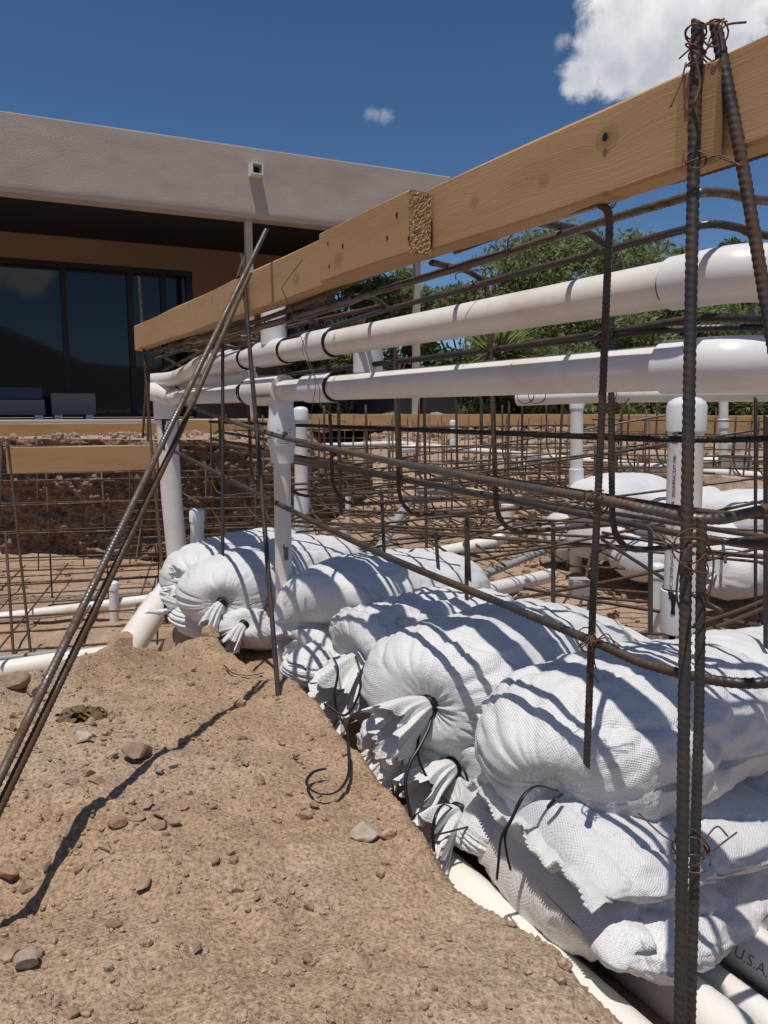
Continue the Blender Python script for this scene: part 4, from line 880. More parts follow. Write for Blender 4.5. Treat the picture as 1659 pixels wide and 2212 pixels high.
# small riser stub behind, between the two runs
st = thing('pipe_stub', 'short white vertical fitting hanging between the upper and lower pipe', 'pipe', at(795, 800, 1.95), G_P)
c = at(795, 778, 1.97); sleeve(c-ZV*.035, c+ZV*.06, .03, .0375, st, 'socket'); ring(c-ZV*.037, ZV, .034, st, .004)
# lower run
lo = thing('pipe_run', 'lower white pipe run with a big elbow and a tee at each post', 'pipe', ed(E1, 2, zL), G_P)
path = fillet([T(E1, 3.40, zL-.004), T(E1, dc1+.01, zL), T(2.2, dc1+.01, zL)], .10, 14); pipe(path, RP, lo)
dh = dx(1442, 780); P = fillet([T(E1, dh, zL), T(E1, dc1+.01, zL), T(E1+.24, dc1+.01, zL)], .10, 16); hub(P, RP, .0350, lo, 'elbow')
d_a, d_b = dx(724, 835), dx(668, 838); sleeve(T(E1, d_a, zL), T(E1, d_b, zL), RP, .0372, lo); ring(T(E1, d_a-.004, zL), DV, RP+.003, lo, .0042)

mid = thing('pipe_post', 'middle white pipe post rising through the sacks to a flared bell under the lower pipe', 'pipe', at(618, 1430, 2.19), 'white pipe posts')
dm_ = dx(608, 900); cm_ = T(E1, dm_, 0)
sleeve(T(E1-.002, dx(616, 836), zL), T(E1-.002, dx(546, 838), zL), RP, .0435, lo, 'tee', 'pvc')
text_wrap('0626054P6800M 064', .0135, T(E1-.002, dx(616, 838)+.006, zL), DV, .0435, -EV-ZV*.28, lo)
ring(T(E1, dx(538, 838), zL), DV, RP+.0045, lo, .0035); ring(T(E1, dx(533, 838), zL), DV, RP+.004, lo, .0025)
zz0 = lambda y: at(608, y, cm_[1])[2]
C0 = cm_.copy()
def pt(y, x=None): 
    p = at(x or 608, y, cm_[1]); return p
mb = MB(); pr = [(865, .037), (885, .037), (898, .0375), (912, .0410), (925, .0425), (955, .0425), (962, .0405), (968, .0385), (972, .0360), (998, .0345), (1000, .0345), (1000.5, .0255)]
mb.tube(np.array([pt(y, 607+(y-865)*.02) for y, r in pr]), [r*.96 for y, r in pr], 36); bell = mb.build('bell_reducer', M['pvc_fit'], mid, sharp=50)
pipe([pt(996, 609), pt(1250, 613), pt(1470, 618)], .0246, mid, 'post')
# barcode sticker on the bell
cb = pt(936, 608); fr = -cb*np.array([1, 1, 0]); fr /= np.linalg.norm(fr); sd = np.array([-fr[1], fr[0], 0])
rad = .0425*.96+.0006
def decal(parent, c, r, a0, a1, z0, z1, mat, name='printed_mark', up_=ZV, fr_=None):
    f0 = fr if fr_ is None else fr_; s0 = np.array([-f0[1], f0[0], 0]); an = np.linspace(a0, a1, 7)
    V = np.array([[c+(f0*math.cos(a)+s0*math.sin(a))*r+ZV*z for a in an] for z in (z0, z1)]); mb = MB(); mb.grid(V); return mb.build(name, M[mat], parent, smooth_=False)
bars_ = MB(); a = .05
while a < .42:
    w_ = R.choice((.008, .014, .022)); an = np.linspace(a, a+w_, 3); bars_.grid(np.array([[cb+(fr*math.cos(q_)+sd*math.sin(q_))*rad+ZV*z for q_ in an] for z in (-.012, .006)])); a += w_+R.choice((.008, .014))
bars_.build('barcode', M['print'], mid, smooth_=False)
for k, (a0, a1, z) in enumerate([(-.3, -.12, .010), (.5, .75, .010), (-.3, .8, -.018), (-.3, .6, -.023), (-.2, .5, -.028), (.5, .7, .002)]): decal(mid, cb, rad, a0, a1, z, z+.0016, 'print_grey')
# dark smears on the post
for (y, dx_, w_, h_) in ((1195, .006, .006, .024), (1180, -.002, .003, .014), (1325, .014, .010, .035), (1350, .010, .008, .03)):
    c = pt(y, 613); 
    for k in range(5): decal(mid, c, .0252, (dx_+R.uniform(-w_, w_))/.025, (dx_+R.uniform(-w_, w_))/.025+.08, -h_*R.random(), h_*R.random(), 'print_grey', 'smear')
# left post (wide) with tee
left = thing('pipe_post', 'wide white pipe post at the left under the pipe corner, standing by the sacks', 'pipe', at(385, 1290, 3.36), 'white pipe posts')
YL = 3.38
pl_ = lambda x, y: at(x, y, YL)
sleeve(T(E1, dx(373, 848), zL), pl_(329, 846), RP, .0400, lo, 'tee', 'pvc')
sleeve(pl_(356, 866), pl_(358, 905), .0445, .0500, left, 'socket'); pipe([pl_(358, 880), pl_(371, 1080), pl_(386, 1235)], .0445, left, 'post')
sleeve(pl_(387, 1226), pl_(392, 1295), .0445, .0505, left, 'socket'); ring(pl_(358.5, 906), ZV, .046, left, .003)
fr_l = -pl_(358, 906)*np.array([1, 1, 0]); fr_l /= np.linalg.norm(fr_l)
for a, L in ((-.25, .13), (-.05, .02), (.7, .035), (.9, .02)): n = fr_l*math.cos(a)+np.array([-fr_l[1], fr_l[0], 0])*math.sin(a); drip(pl_(358, 907)+n*.0446, n, L, left, .0045)
# elbow going down left from the left post foot
el = thing('pipe_elbow', 'grey white pipe elbow slanting down left from the foot of the wide left post', 'pipe', at(290, 1370, 3.0), 'white pipe posts')
pipe([at(385, 1240, 3.35), at(350, 1290, 3.15), at(322, 1325, 3.0), at(240, 1450, 2.62)], .047, el, 'pipe', 'pvc_fit'); sleeve(at(345, 1300, 3.1), at(240, 1455, 2.60), .047, .056, el, 'socket', 'pvc'); ring(at(345, 1300, 3.1), at(345, 1300, 3.1)-at(292, 1372, 2.85), .048, el, .0035)
# small pipe behind between the runs at the left
pb = thing('pipe_run', 'thin white pipe glimpsed behind the two runs at the left', 'pipe', at(470, 820, 3.0), G_P); pipe([at(395, 828, 3.3), at(540, 815, 2.6)], .028, pb, 'pipe', 'pvc_cream')
pb = thing('pipe_run', 'third white pipe seen just below the lower run at the right', 'pipe', at(1300, 855, 2.6), G_P); pipe([at(1120, 861, 2.7), at(1300, 853, 2.5), at(1800, 847, 2.2)], .025, pb)
for x in (1135, 1160, 1312, 1342, 1590, 1615): ring(at(x, 853, 2.45), DV+EV*1.5, .0275, pb, .0016, 'glue_ring')
# posts in the pit
def post(label, x, ytop, ybot, Y, r, cap=True, couple=None, lean=0, mat='pvc', group='white pipe posts', capk=1.12):
    t = thing('pipe_post', label, 'pipe', at(x+lean, ybot, Y), group); a = at(x, ytop, Y); b = at(x+lean, ybot, Y); u = (b-a)/np.linalg.norm(b-a)
    pipe([a+u*r*.6, b+u*.05], r, t, 'post', mat)
    if cap:
        R1 = r*capk; h = r*2.0; mb = MB(); mb.tube([a+u*h, a+u*(h-.0005), a+u*r*.55, a+u*r*.30, a+u*r*.12, a+u*r*.02, a], [r, R1, R1, R1*.90, R1*.66, R1*.35, .0005], 28); mb.build('cap', M['pvc_fit'], t, sharp=50)
    for yc in (couple or ()): c0, c1 = at(x+lean*(yc[0]-ytop)/(ybot-ytop), yc[0], Y), at(x+lean*(yc[1]-ytop)/(ybot-ytop), yc[1], Y); sleeve(c0, c1, r, r*1.17, t)
    return t, a, b, u
t, a, b, u = post('big printed white pipe post with a domed cap behind the front stakes', 1484, 856, 1405, 2.0, .0445, couple=[(1272, 1365)], lean=-16)
fw = -at(1484, 1000, 2.0)*np.array([1, 1, 0]); fw /= np.linalg.norm(fw); sdx = np.array([fw[1], -fw[0], 0])
tl = lambda y: at(1484-16*(y-856)/549, y, 2.0)
for txt, y in (('VC 1120 NSF-pw-G U.P. C', 1268), ('ASTM 224', 1160), ('PFA', 1098), ('0925304P6AODM 1946', 1072)):
    text_wrap(txt, .0138 if txt != 'PFA' else .0165, tl(y), -u, .0445, fw*math.cos(.5)-np.array([-fw[1], fw[0], 0])*math.sin(.5), t, 'print', spacing=.78)
bb = MB(); yy = 0
while yy < .048:
    w_ = R.choice((.0012, .002, .003)); c = tl(945)-u*0+u*(-.0+yy*-1)
    an = np.linspace(-.78, -.42, 4); sd2 = np.array([-fw[1], fw[0], 0]); bb.grid(np.array([[tl(958)-u*(yy+k)+(fw*math.cos(q_)+sd2*math.sin(q_))*.0451 for q_ in an] for k in (0, w_)])); yy += w_+R.choice((.0012, .002))
bb.build('barcode', M['print'], t, smooth_=False)
for (y, a_, L, w_) in ((925, -.25, .015, .008), (926, .15, .075, .006), (1272, -.5, .02, .006), (1276, -.35, .055, .006), (1366, -.45, .05, .006)): n = fw*math.cos(a_)+np.array([-fw[1], fw[0], 0])*math.sin(a_); drip(tl(y)+n*(.0446 if y < 1000 or y > 1300 else .0521), n, L, t, w_)
ring(tl(1366), ZV, .0458, t, .003); ring(tl(1271), ZV, .047, t, .002)
post('white pipe post with cap and coupling standing in the middle distance behind the upright mats', 1246, 855, 1212, 3.55, .0290, couple=[(1012, 1052)], lean=-2)
post('capped white pipe post half hidden behind the middle post', 649, 878, 1175, 3.3, .0290, couple=[(1068, 1112)], lean=4)
post('short capped white pipe stub between the left post and the sacks', 425, 1098, 1215, 3.3, .0290, lean=2)
post('short capped white pipe stub just left of the big printed post foot', 1420, 1215, 1395, 2.5, .0245, lean=-6)
post('slim far white pipe post with cap, centre of the pit', 978, 907, 990, 8.0, .028, couple=[(950, 965)])
post('small far white pipe post among the mats right of centre', 1137, 975, 1055, 6.3, .022, couple=[(1000, 1012)])
post('far white pipe post above the concrete block at the right', 1563, 840, 1010, 5.2, .030, cap=False, couple=[(905, 925)])
post('thin grey conduit stub rising from the floor in the centre', 752, 1070, 1160, 4.3, .016, cap=False, mat='pvc_cream')
post('faint white stub standing on the sandy floor at the left', 245, 1255, 1340, 4.0, .024, lean=2)
post('small white stub low on the sandy floor left of the long pipe', 18, 1345, 1395, 4.1, .03, cap=False)
# pipes lying in the pit
def lay(label, pts, r, mat='pvc', group='pipes lying in the pit', caps=None):
    t = thing('laid_pipe', label, 'pipe', pts[len(pts)//2], group); pipe(fillet(pts, .08) if len(pts) > 2 else pts, r, t, 'pipe', mat)
    if caps is not None: u = (pts[-1]-pts[-2]); u /= np.linalg.norm(u); c = pts[-1]; mb = MB(); mb.tube([c-u*.05, c-u*.0495, c, c+u*.014, c+u*.018], [r, r*1.2, r*1.2, r*.8, .001], 20); mb.build('cap', M['pvc_fit'], t, sharp=50)
    return t
lay('long white pipe crossing the sandy floor at the left', [at(-260, 1362, 3.9), at(60, 1328, 4.0), at(360, 1291, 4.05)], .029)
tq = lay('wide white pipe at the left edge emerging from behind the mound', [at(-200, 1482, 2.75), at(120, 1432, 3.0), at(300, 1408, 3.2)], .042, 'pvc_cream')
lay('grey conduit lying on top of the wide left pipe', [at(-200, 1445, 2.85), at(120, 1410, 3.1), at(300, 1394, 3.3)], .012, 'pvc_grey')
lay('white pipe lying in the middle distance with an upturned right end', [at(860, 1212, 3.1), at(1000, 1185, 3.3), at(1092, 1165, 3.4), at(1096, 1090, 3.4)], .029, 'pvc_cream')
lay('capped cream pipe with a blue band seen between the mats', [at(985, 1060, 4.2), at(1040, 1068, 4.1), at(1112, 1082, 4.0)], .026, 'cpvc', caps=1)
lay('grey pipe end with a blue band joined to the cream pipe', [at(905, 1058, 4.35), at(990, 1061, 4.2)], .027, 'pvc_grey')
mb = MB(); mb.tube([at(958, 1060, 4.26), at(968, 1061, 4.25)], .029, 20); tag(mb.build('pipe_band', M['blue'], sharp=40), 'bright blue band round the grey pipe end', 'band')
lay('grey conduit slanting up out of the floor in the centre', [at(808, 1205, 3.0), at(880, 1088, 3.5)], .021, 'pvc_grey')
lay('grey conduit lying on the floor right of centre', [at(1000, 1260, 2.9), at(1200, 1180, 3.6)], .016, 'pvc_grey')
lay('white pipe lying on the soil right of centre behind the sacks', [at(1030, 1282, 2.6), at(1190, 1243, 3.1)], .028)
lay('white pipe under the far mats left of the middle post', [at(375, 1003, 6.6), at(540, 997, 6.6)], .036)
lay('white pipe far off, running across behind the middle post', [at(330, 974, 7.6), at(520, 966, 7.6), at(640, 985, 7.4)], .03)
lay('long far white pipe crossing the back of the pit in the centre', [at(560, 968, 7.0), at(860, 958, 7.6), at(1180, 988, 5.6), at(1700, 1034, 4.4)], .026)
lay('short far white pipe end in the centre', [at(855, 972, 6.6), at(905, 968, 6.6)], .036, caps=1)
lay('white pipe end at the right by the concrete block', [at(1500, 1000, 5.3), at(1562, 996, 5.2)], .034); lay('white pipe behind the concrete block at the far right', [at(1555, 962, 5.6), at(1625, 955, 6.2)], .045)
def blk(label, x, y, Y, s, cat='block', mat='block'):
    mb = MB(); c = at(x, y, Y); a = R.uniform(-.4, .4); mb.box(c, s, ((math.cos(a), math.sin(a), 0), (-math.sin(a), math.cos(a), 0), (0, 0, 1))); o = mb.build('concrete_block', M[mat], smooth_=False)
    bv = o.modifiers.new('b', 'BEVEL'); bv.width = .004; bv.segments = 2; return tag(o, label, cat)
blk('small grey concrete spacer block on the bare soil behind the sacks', 1252, 1268, 2.62, (.032, .032, .030)); blk('grey concrete block by the white pipe end at the right', 1587, 1000, 4.9, (.09, .07, .055))
# white liner strip behind the sacks
mb = MB(); Pn = [at(1125, 1312, 2.25), at(1190, 1308, 2.2), at(1300, 1345, 2.0), at(1400, 1392, 1.8), at(1475, 1430, 1.65)]; S = spline(Pn, 12); n = len(S)
V = np.zeros((n, 5, 3)); 
for j, (oy, oz) in enumerate(((0, -.05), (0, .0), (.006, .004), (.028, .001), (.03, -.012))): V[:, j] = S+EV*oy+ZV*(oz+.002*np.sin(np.arange(n)*.7))[:, None]
mb.grid(V); o = mb.build('liner_strip', M['liner'], sharp=40); o.modifiers.new('s', 'SOLIDIFY').thickness = .002; tag(o, 'white plastic edging strip lying behind the sacks', 'edging')

# big pipes under the sacks, lower right
G_B = 'white pipes under the sacks'
def bpipe(label, e, r, z, d0=-.3, d1=1.35, mat='pvc'):
    t = thing('base_pipe', label, 'pipe', ed(e, .8, z), G_B); pipe([ed(e, d0, z), ed(e, .8, z), ed(e, d1, z)], r, t, 'pipe', mat, 40); return t
b1 = bpipe('wide white pipe half buried in sand along the foot of the sacks', .662, .046, -.768, mat='pvc_cream', d1=1.15)
b2 = bpipe('white printed pipe second from the sand at the bottom right', .800, .036, -.776)
b3 = bpipe('thin white printed pipe between the two wider ones at the bottom right', .876, .022, -.786)
b4 = bpipe('white printed pipe with a barcode at the bottom right corner', .948, .036, -.764)
def btext(txt, x, y, e, r, z, parent, size, ang=0, mat='print_grey'):
    # letters read along -DV (towards the camera), placed where the sight line meets the pipe
    v = ray(x, y); lo_, hi_ = .3, 3
    axp = ed(e, 0, z); best = None
    # nearest approach of the sight line to the surface facing the camera
    for s_ in np.linspace(.5, 2.5, 4000):
        p = v*s_; q_ = p-axp; rad_ = math.hypot(q_@EV, q_[2])
        if rad_ <= r: best = p; break
    if best is None: return
    q_ = best-axp; n_ = EV*(q_@EV)+ZV*q_[2]; d_ = float(best@DV); text_wrap(txt, size, ed(e, d_, z), -DV, r, n_, parent, mat)
btext('Owned', 1332, 2102, .662, .046, -.768, b1, .019)
btext('de & Owned', 1503, 2098, .800, .036, -.776, b2, .019); btext('Made & Owned', 1590, 2112, .876, .022, -.786, b3, .015); btext('U.S.A. Made & Owned', 1585, 2062, .948, .036, -.764, b4, .021)
# =================================================================== SACKS
def sack_body(ctrl, W, T, front, back, seed, wr=1., nu=120, nv=120, flat_=.82, twist=0, pinch=.22, crumple=0, pe=None):
    pe = pe or (1.12 if front == 'flat' and T < .2 else .92)
    P0, P1, P2 = [np.asarray(p, float) for p in ctrl]; u = np.linspace(0, 1, nu); B = 2*P1-.5*(P0+P2)
    uu = u[:, None]; C = (1-uu)**2*P0+2*uu*(1-uu)*B+uu**2*P2; Tn = np.gradient(C, axis=0); Ln = np.linalg.norm(np.diff(C, axis=0), axis=1).sum(); Tn /= np.linalg.norm(Tn, axis=1)[:, None]
    S = np.cross(Tn, ZV); S /= np.linalg.norm(S, axis=1)[:, None]; Up = np.cross(S, Tn)
    v = np.arange(nv)*2*math.pi/nv; rs = np.random.RandomState(seed); ph = rs.uniform(0, 6.28, 8)
    def endf(t, kind, a):
        t = np.clip(t, 0, 1)
        if kind == 'neck': g = np.sqrt(np.clip(1-(1-np.minimum(t/a, 1))**2.5, 0, 1)); return np.maximum(g, .055), np.maximum(g, .075)
        if kind == 'flat': g = np.clip(1-(1-np.minimum(t/(a*.95), 1))**2.4, 0, 1)**.6; return .93+.07*np.minimum(t/a, 1)-.10*(1-np.minimum(t/.03, 1)), np.maximum(g, .03)
        g = np.sqrt(np.clip(1-(1-np.minimum(t/a, 1))**2.3, 0, 1)); return np.maximum(g, .04)**.7, np.maximum(g, .02)    # rounded
    fw, ft = endf(u, front, pinch); bw, bt = endf(1-u, back, .25)
    w = W/2*fw*bw; h = T/2*ft*bt
    if front == 'neck' and T < W: k = np.exp(-u/.05); h = h*(1-k)+k*np.maximum(h, w*.9)
    c_, s_ = np.cos(v), np.sin(v); cs = np.sign(c_)*np.abs(c_)**pe; sn = np.sign(s_)*np.abs(s_)**pe; sn = np.where(sn < 0, sn*flat_, sn)
    U, Vv = np.meshgrid(u, v, indexing='ij')
    crease = lambda x, p=3: (1-np.abs(np.sin(x)))**p
    F = np.zeros_like(U)
    if front == 'neck':
        wob = .55*np.sin(Vv*2+ph[0])+.35*np.sin(Vv*3+ph[1])
        am = lambda k: np.clip(.55+1.1*vn(np.stack([U*4, np.cos(Vv)*1.8+k, np.sin(Vv)*1.8], -1), seed+k), 0, 1.3)
        F += .24*np.exp(-U/.07)*am(1)*crease(Vv*6+wob*2.2+ph[2]+U*1.5)+.09*np.exp(-U/.15)*am(2)*crease(Vv*3.5+wob*1.6+ph[3]-U*3, 5)+.26*np.exp(-U/.05)*am(3)*crease(Vv*11+wob*3+ph[4], 2)
    if front == 'neck' or crumple: pass
    dirs = S[:, None, :]*cs[None, :, None]*w[:, None, None]+Up[:, None, :]*sn[None, :, None]*h[:, None, None]
    P = C[:, None, :]+dirs*(1-F)[..., None]
    if front == 'neck': bl_ = np.sin(math.pi*np.clip(fw, .055, 1)**1.0)*(u < pinch); P = P-(Tn*(.13*T*bl_)[:, None])[:, None, :]
    N = S[:, None, :]*(c_)[None, :, None]*1.+Up[:, None, :]*(s_)[None, :, None]; ends = np.minimum(1, np.minimum(U, 1-U)/.10)
    n1 = fbm(P*6.5+seed, 3, seed); n2 = fbm(np.stack([U*5+seed, Vv*2.6, U*0+seed], -1), 4, seed+5, .55, True); n3 = fbm(P*26, 3, seed+9, .6, True)
    # diagonal draw wrinkles with soft rounded crests
    n4 = np.abs(fbm(np.stack([U*9+Vv*1.2, Vv*3.0-U*4, U*0+seed*2], -1), 3, seed+13))
    n5 = (1-np.abs(vn(np.stack([U*3+seed, Vv*1.4+U*2, U*0], -1), seed+31)))**9
    P = P+N*((.014*n1+.0040*wr*n2*ends+.0008*wr*n3+.010*wr*(.3-n4)*ends-.009*wr*n5*ends)*np.minimum(1, .25+ends))[..., None]
    if crumple:
        q_ = np.exp(-((U)/crumple)**2); P = P+N*(q_*(.013*fbm(P*13+3, 4, seed+20, .6, True)))[..., None]+(Up[:, None, :]*(q_*.012*fbm(P*9, 3, seed+21))[..., None])
    peri = math.pi*(W+T)/2*.9
    UVs = np.stack([U*Ln, Vv/(2*math.pi)*peri], -1)
    return P, UVs, C, Tn, S, Up
def ruffle(mb, c, d, S, Up, L, Rr, seed, r0=.013, droop=.03, nr=20, nv=180, asym=1.):
    """gathered mouth of a sack spreading from the tie: pleats that open, with a torn zigzag edge"""
    rs = np.random.RandomState(seed); ph = rs.uniform(0, 6.28, 6); t = np.linspace(0, 1, nr); v = np.linspace(0, 2*math.pi, nv)
    Tt, V = np.meshgrid(t, v, indexing='ij'); wob = .7*np.sin(V*2+ph[0])+.5*np.sin(V*3+ph[1])
    jag = .010*np.abs(((V*26/6.283) % 1)-.5)*2+.16*L*np.sin(V*3+ph[4])+.10*L*np.sin(V*7+ph[5]); Lv = L+jag*Tt**2
    pleat = np.sin(V*7+wob*2.0+ph[2])*.55+np.sin(V*12+wob*3+ph[3])*.28+np.sin(V*23+ph[1])*.10*Tt
    rr = r0+(Rr-r0)*(Tt**.8)*(1+pleat*(.25+.75*Tt)*.55); ax = Tt*Lv*(1+.12*pleat*Tt)
    P = c+np.outer(ax.ravel(), d).reshape(nr, nv, 3)+S*(np.cos(V)*rr)[..., None]+Up*(np.sin(V)*rr*asym)[..., None]
    P[..., 2] -= droop*Tt**2; P += .003*Tt[..., None]*np.stack([fbm(P*22+k, 2, seed+k) for k in range(3)], -1)
    mb.grid(P, np.stack([Tt*L, V*.05], -1)); return mb
def ribbon(pts, parent, w=.0034, th=.0009, name='tie_strap', n=9, label=None):
    w = w*.68; P = spline(pts, n); mb = MB(); mb.tube(P, w, 6, squash=th/w*1.2)
    return mb.build(name, M['strap'], parent)
def sandbag(label, ctrl, W, T, front='neck', back='round', seed=1, group='white woven sandbags', mouth=(.085, .05), mdir=None, tie=True, far=False, mat='sack', wr=1., tails=2, hem=False, droop=.03, **kw):
    W, T = W*1.02, T*(1.05 if front != 'flat' else 1.05)
    nu, nv = (46, 44) if far else (150, 140)
    P, UVs, C, Tn, S, Up = sack_body(ctrl, W, T, front, back, seed, wr, nu, nv, **kw)
    t = thing('sandbag', label, 'sandbag', [*P.mean((0, 1))[:2], P[..., 2].min()], group)
    mb = MB(); mb.grid(P, UVs, close=True); mb.f.append(tuple(range(nv))[::-1]); mb.f.append(tuple((nu-1)*nv+j for j in range(nv))); mb.build('sack', M[mat], t)
    c, d = P[0].mean(0), -Tn[0]
    if front == 'neck' and mouth:
        dd = d if mdir is None else np.asarray(mdir, float)/np.linalg.norm(mdir); S0 = np.cross(dd, ZV) if abs(dd[2]) < .95 else S[0]; S0 = S0/np.linalg.norm(S0); U0 = np.cross(S0, dd)
        r0 = W/2*.055+.004; m = MB(); ruffle(m, c, dd, S0, U0, mouth[0], mouth[1], seed+3, r0, droop=droop, nr=10 if far else 20, nv=60 if far else 150); m.build('gathered_mouth', M[mat], t)
        if tie:
            m = MB()
            for k in range(2 if far else 4):
                a = np.linspace(0, 6.6, 22); o_ = dd*(k*.003-.004); m.tube(np.array([c+o_+(S0*math.cos(q_)+U0*math.sin(q_))*(r0+.0045+.001*math.sin(q_*3+k)) for q_ in a]), .0024, 6)
            m.build('tie_strap', M['strap'], t)
            rr = random.Random(seed)
            for k in range(tails if not far else 0):
                L = rr.uniform(.07, .16); sd_ = S0*rr.uniform(-.05, .05); ribbon([c+U0*.01, c+dd*.02+sd_*.4-ZV*L*.15, c+dd*.02+sd_-ZV*L*.6, c+dd*rr.uniform(-.01, .03)+sd_*1.2-ZV*L], t)
    if front == 'flat' and hem:
        # folded zigzag hem sewn along the mouth
        E = P[1]; w_ = W*.45; n = 260; c0 = P[0].mean(0); V = np.zeros((n, 5, 3)); ys = np.linspace(-1, 1, n); rs = np.random.RandomState(seed)
        for j, L in enumerate((-.012, 0, .010, .020, .026)):
            zig = (.004*(np.arange(n) % 4 < 2) if j == 4 else 0); V[:, j] = c0+np.outer(ys*w_*1.02, S[0])+np.outer((L+zig)*np.ones(n), d)+ZV*((.006*math.sin(j*1.7)+.007*np.sin(ys*9+seed)+.004*np.sin(ys*23))*(j/4+.4))[:, None]
        m = MB(); m.grid(V, np.stack(np.meshgrid(np.arange(n)*.004, np.arange(5)*.01, indexing='ij'), -1)); o = m.build('hem', M[mat], t); o.modifiers.new('s', 'SOLIDIFY').thickness = .0015
    t['_neck'] = [float(q_) for q_ in c]; return t
def nk(t): return np.array(t['_neck'][:])
KB = 1.07
def A_(x, y, Y): return at(x, y, Y*KB)
# --- front column
a1 = sandbag('fat white sack on top of the front stack, its mouth tucked under', [A_(1195, 1688, .99), A_(1345, 1572, 1.15), A_(1630, 1535, 1.38)], .34, .24, 'neck', 'round', 101, wr=1.1, mouth=None, pinch=.42)
ribbon([A_(1205, 1708, .965), A_(1160, 1698, .945), A_(1128, 1722, .93), A_(1105, 1770, .92), A_(1083, 1810, .92), A_(1077, 1860, .92), A_(1073, 1900, .93)], a1, .0042)
ribbon([A_(1135, 1712, .94), A_(1112, 1755, .925), A_(1092, 1800, .92), A_(1094, 1840, .92), A_(1103, 1880, .92)], a1, .0036)
ribbon([A_(1215, 1715, .95), A_(1200, 1725, .94), A_(1182, 1745, .94)], a1, .0045)
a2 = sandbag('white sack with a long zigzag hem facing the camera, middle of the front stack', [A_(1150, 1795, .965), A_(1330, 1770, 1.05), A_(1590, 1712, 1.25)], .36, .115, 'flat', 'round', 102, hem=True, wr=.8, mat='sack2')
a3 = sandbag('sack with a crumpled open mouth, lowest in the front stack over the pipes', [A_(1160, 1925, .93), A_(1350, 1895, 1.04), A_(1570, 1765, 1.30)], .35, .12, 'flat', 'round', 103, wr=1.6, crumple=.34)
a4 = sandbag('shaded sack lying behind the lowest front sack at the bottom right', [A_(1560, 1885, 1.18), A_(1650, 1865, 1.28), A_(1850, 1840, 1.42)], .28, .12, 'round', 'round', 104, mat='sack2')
a5 = sandbag('white sack at the right edge beyond the stake, below the top sack', [A_(1560, 1760, 1.22), A_(1680, 1720, 1.34), A_(1850, 1680, 1.5)], .34, .14, 'round', 'round', 105)
a6 = sandbag('white sack at the right edge just behind the top front sack', [A_(1520, 1500, 1.50), A_(1640, 1460, 1.62), A_(1830, 1430, 1.85)], .34, .19, 'round', 'round', 106, wr=.6)
# --- second column
b1_ = sandbag('big white sack second from the front, tied mouth fanned open to the left', [A_(930, 1522, 1.22), A_(1072, 1458, 1.42), A_(1285, 1392, 1.76)], .37, .25, 'neck', 'round', 111, mouth=(.085, .048), mdir=A_(850, 1560, 1.2)-A_(926, 1527, 1.24), tails=0, droop=.02, pinch=.3)
n_ = nk(b1_); ribbon([n_+ZV*.005, A_(935, 1500, 1.215), A_(945, 1478, 1.20)], b1_, .0036)
ribbon([n_, A_(905, 1590, 1.17), A_(905, 1640, 1.15), A_(935, 1700, 1.14), A_(975, 1740, 1.13), A_(1000, 1760, 1.12)], b1_, .0036)
ribbon([n_, A_(930, 1560, 1.19), A_(908, 1610, 1.16), A_(885, 1650, 1.14), A_(876, 1700, 1.12), A_(888, 1765, 1.10)], b1_, .0042)
b2_ = sandbag('tied white sack squeezed directly under the big second sack', [A_(982, 1655, 1.20), A_(1090, 1615, 1.32), A_(1250, 1590, 1.55)], .33, .13, 'neck', 'round', 112, mouth=(.085, .038), mdir=A_(905, 1690, 1.15)-A_(982, 1655, 1.2), tails=1, pinch=.3)
n_ = nk(b2_); ribbon([n_, A_(1000, 1660, 1.17), A_(1012, 1700, 1.16), A_(998, 1745, 1.15)], b2_, .004)
b3_ = sandbag('small tied white sack at the foot of the front stack, its mouth touching the sand', [A_(990, 1758, 1.13), A_(1080, 1785, 1.19), A_(1230, 1780, 1.36)], .25, .10, 'neck', 'round', 113, mouth=(.085, .040), mdir=A_(910, 1800, 1.06)-A_(990, 1758, 1.13), tails=1, pinch=.3)
n_ = nk(b3_); ribbon([n_, A_(960, 1738, 1.08), A_(942, 1760, 1.05), A_(935, 1800, 1.04), A_(940, 1870, 1.03)], b3_, .004); ribbon([A_(915, 1810, 1.04), A_(965, 1798, 1.05), A_(1015, 1785, 1.08)], b3_, .0036)
# --- third column
c1_ = sandbag('slack wrinkled white sack with the widest frilled mouth, in the middle of the row', [A_(800, 1420, 1.57), A_(905, 1378, 1.69), A_(1070, 1330, 2.02)], .36, .17, 'neck', 'round', 121, wr=2.2, mouth=(.13, .060), mdir=A_(700, 1480, 1.46)-A_(800, 1420, 1.57), tails=1, droop=.05, pinch=.35)
n_ = nk(c1_); ribbon([A_(768, 1418, 1.47), A_(778, 1455, 1.44), A_(775, 1500, 1.42), A_(745, 1545, 1.40), A_(700, 1520, 1.42)], c1_, .004); ribbon([A_(720, 1420, 1.47), A_(730, 1450, 1.45), A_(723, 1500, 1.43), A_(730, 1540, 1.42), A_(750, 1580, 1.38), A_(752, 1625, 1.33)], c1_, .0042)
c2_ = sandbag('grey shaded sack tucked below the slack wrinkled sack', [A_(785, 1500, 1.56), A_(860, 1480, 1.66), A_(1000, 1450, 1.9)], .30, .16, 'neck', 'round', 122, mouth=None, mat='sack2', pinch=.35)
c3_ = sandbag('small tied white sack low on the sand with a flower shaped mouth', [A_(868, 1610, 1.27), A_(935, 1640, 1.33), A_(1080, 1640, 1.5)], .28, .14, 'neck', 'round', 123, wr=1.5, mouth=(.06, .046), mdir=A_(790, 1630, 1.2)-A_(868, 1610, 1.27), tails=1, pinch=.4)
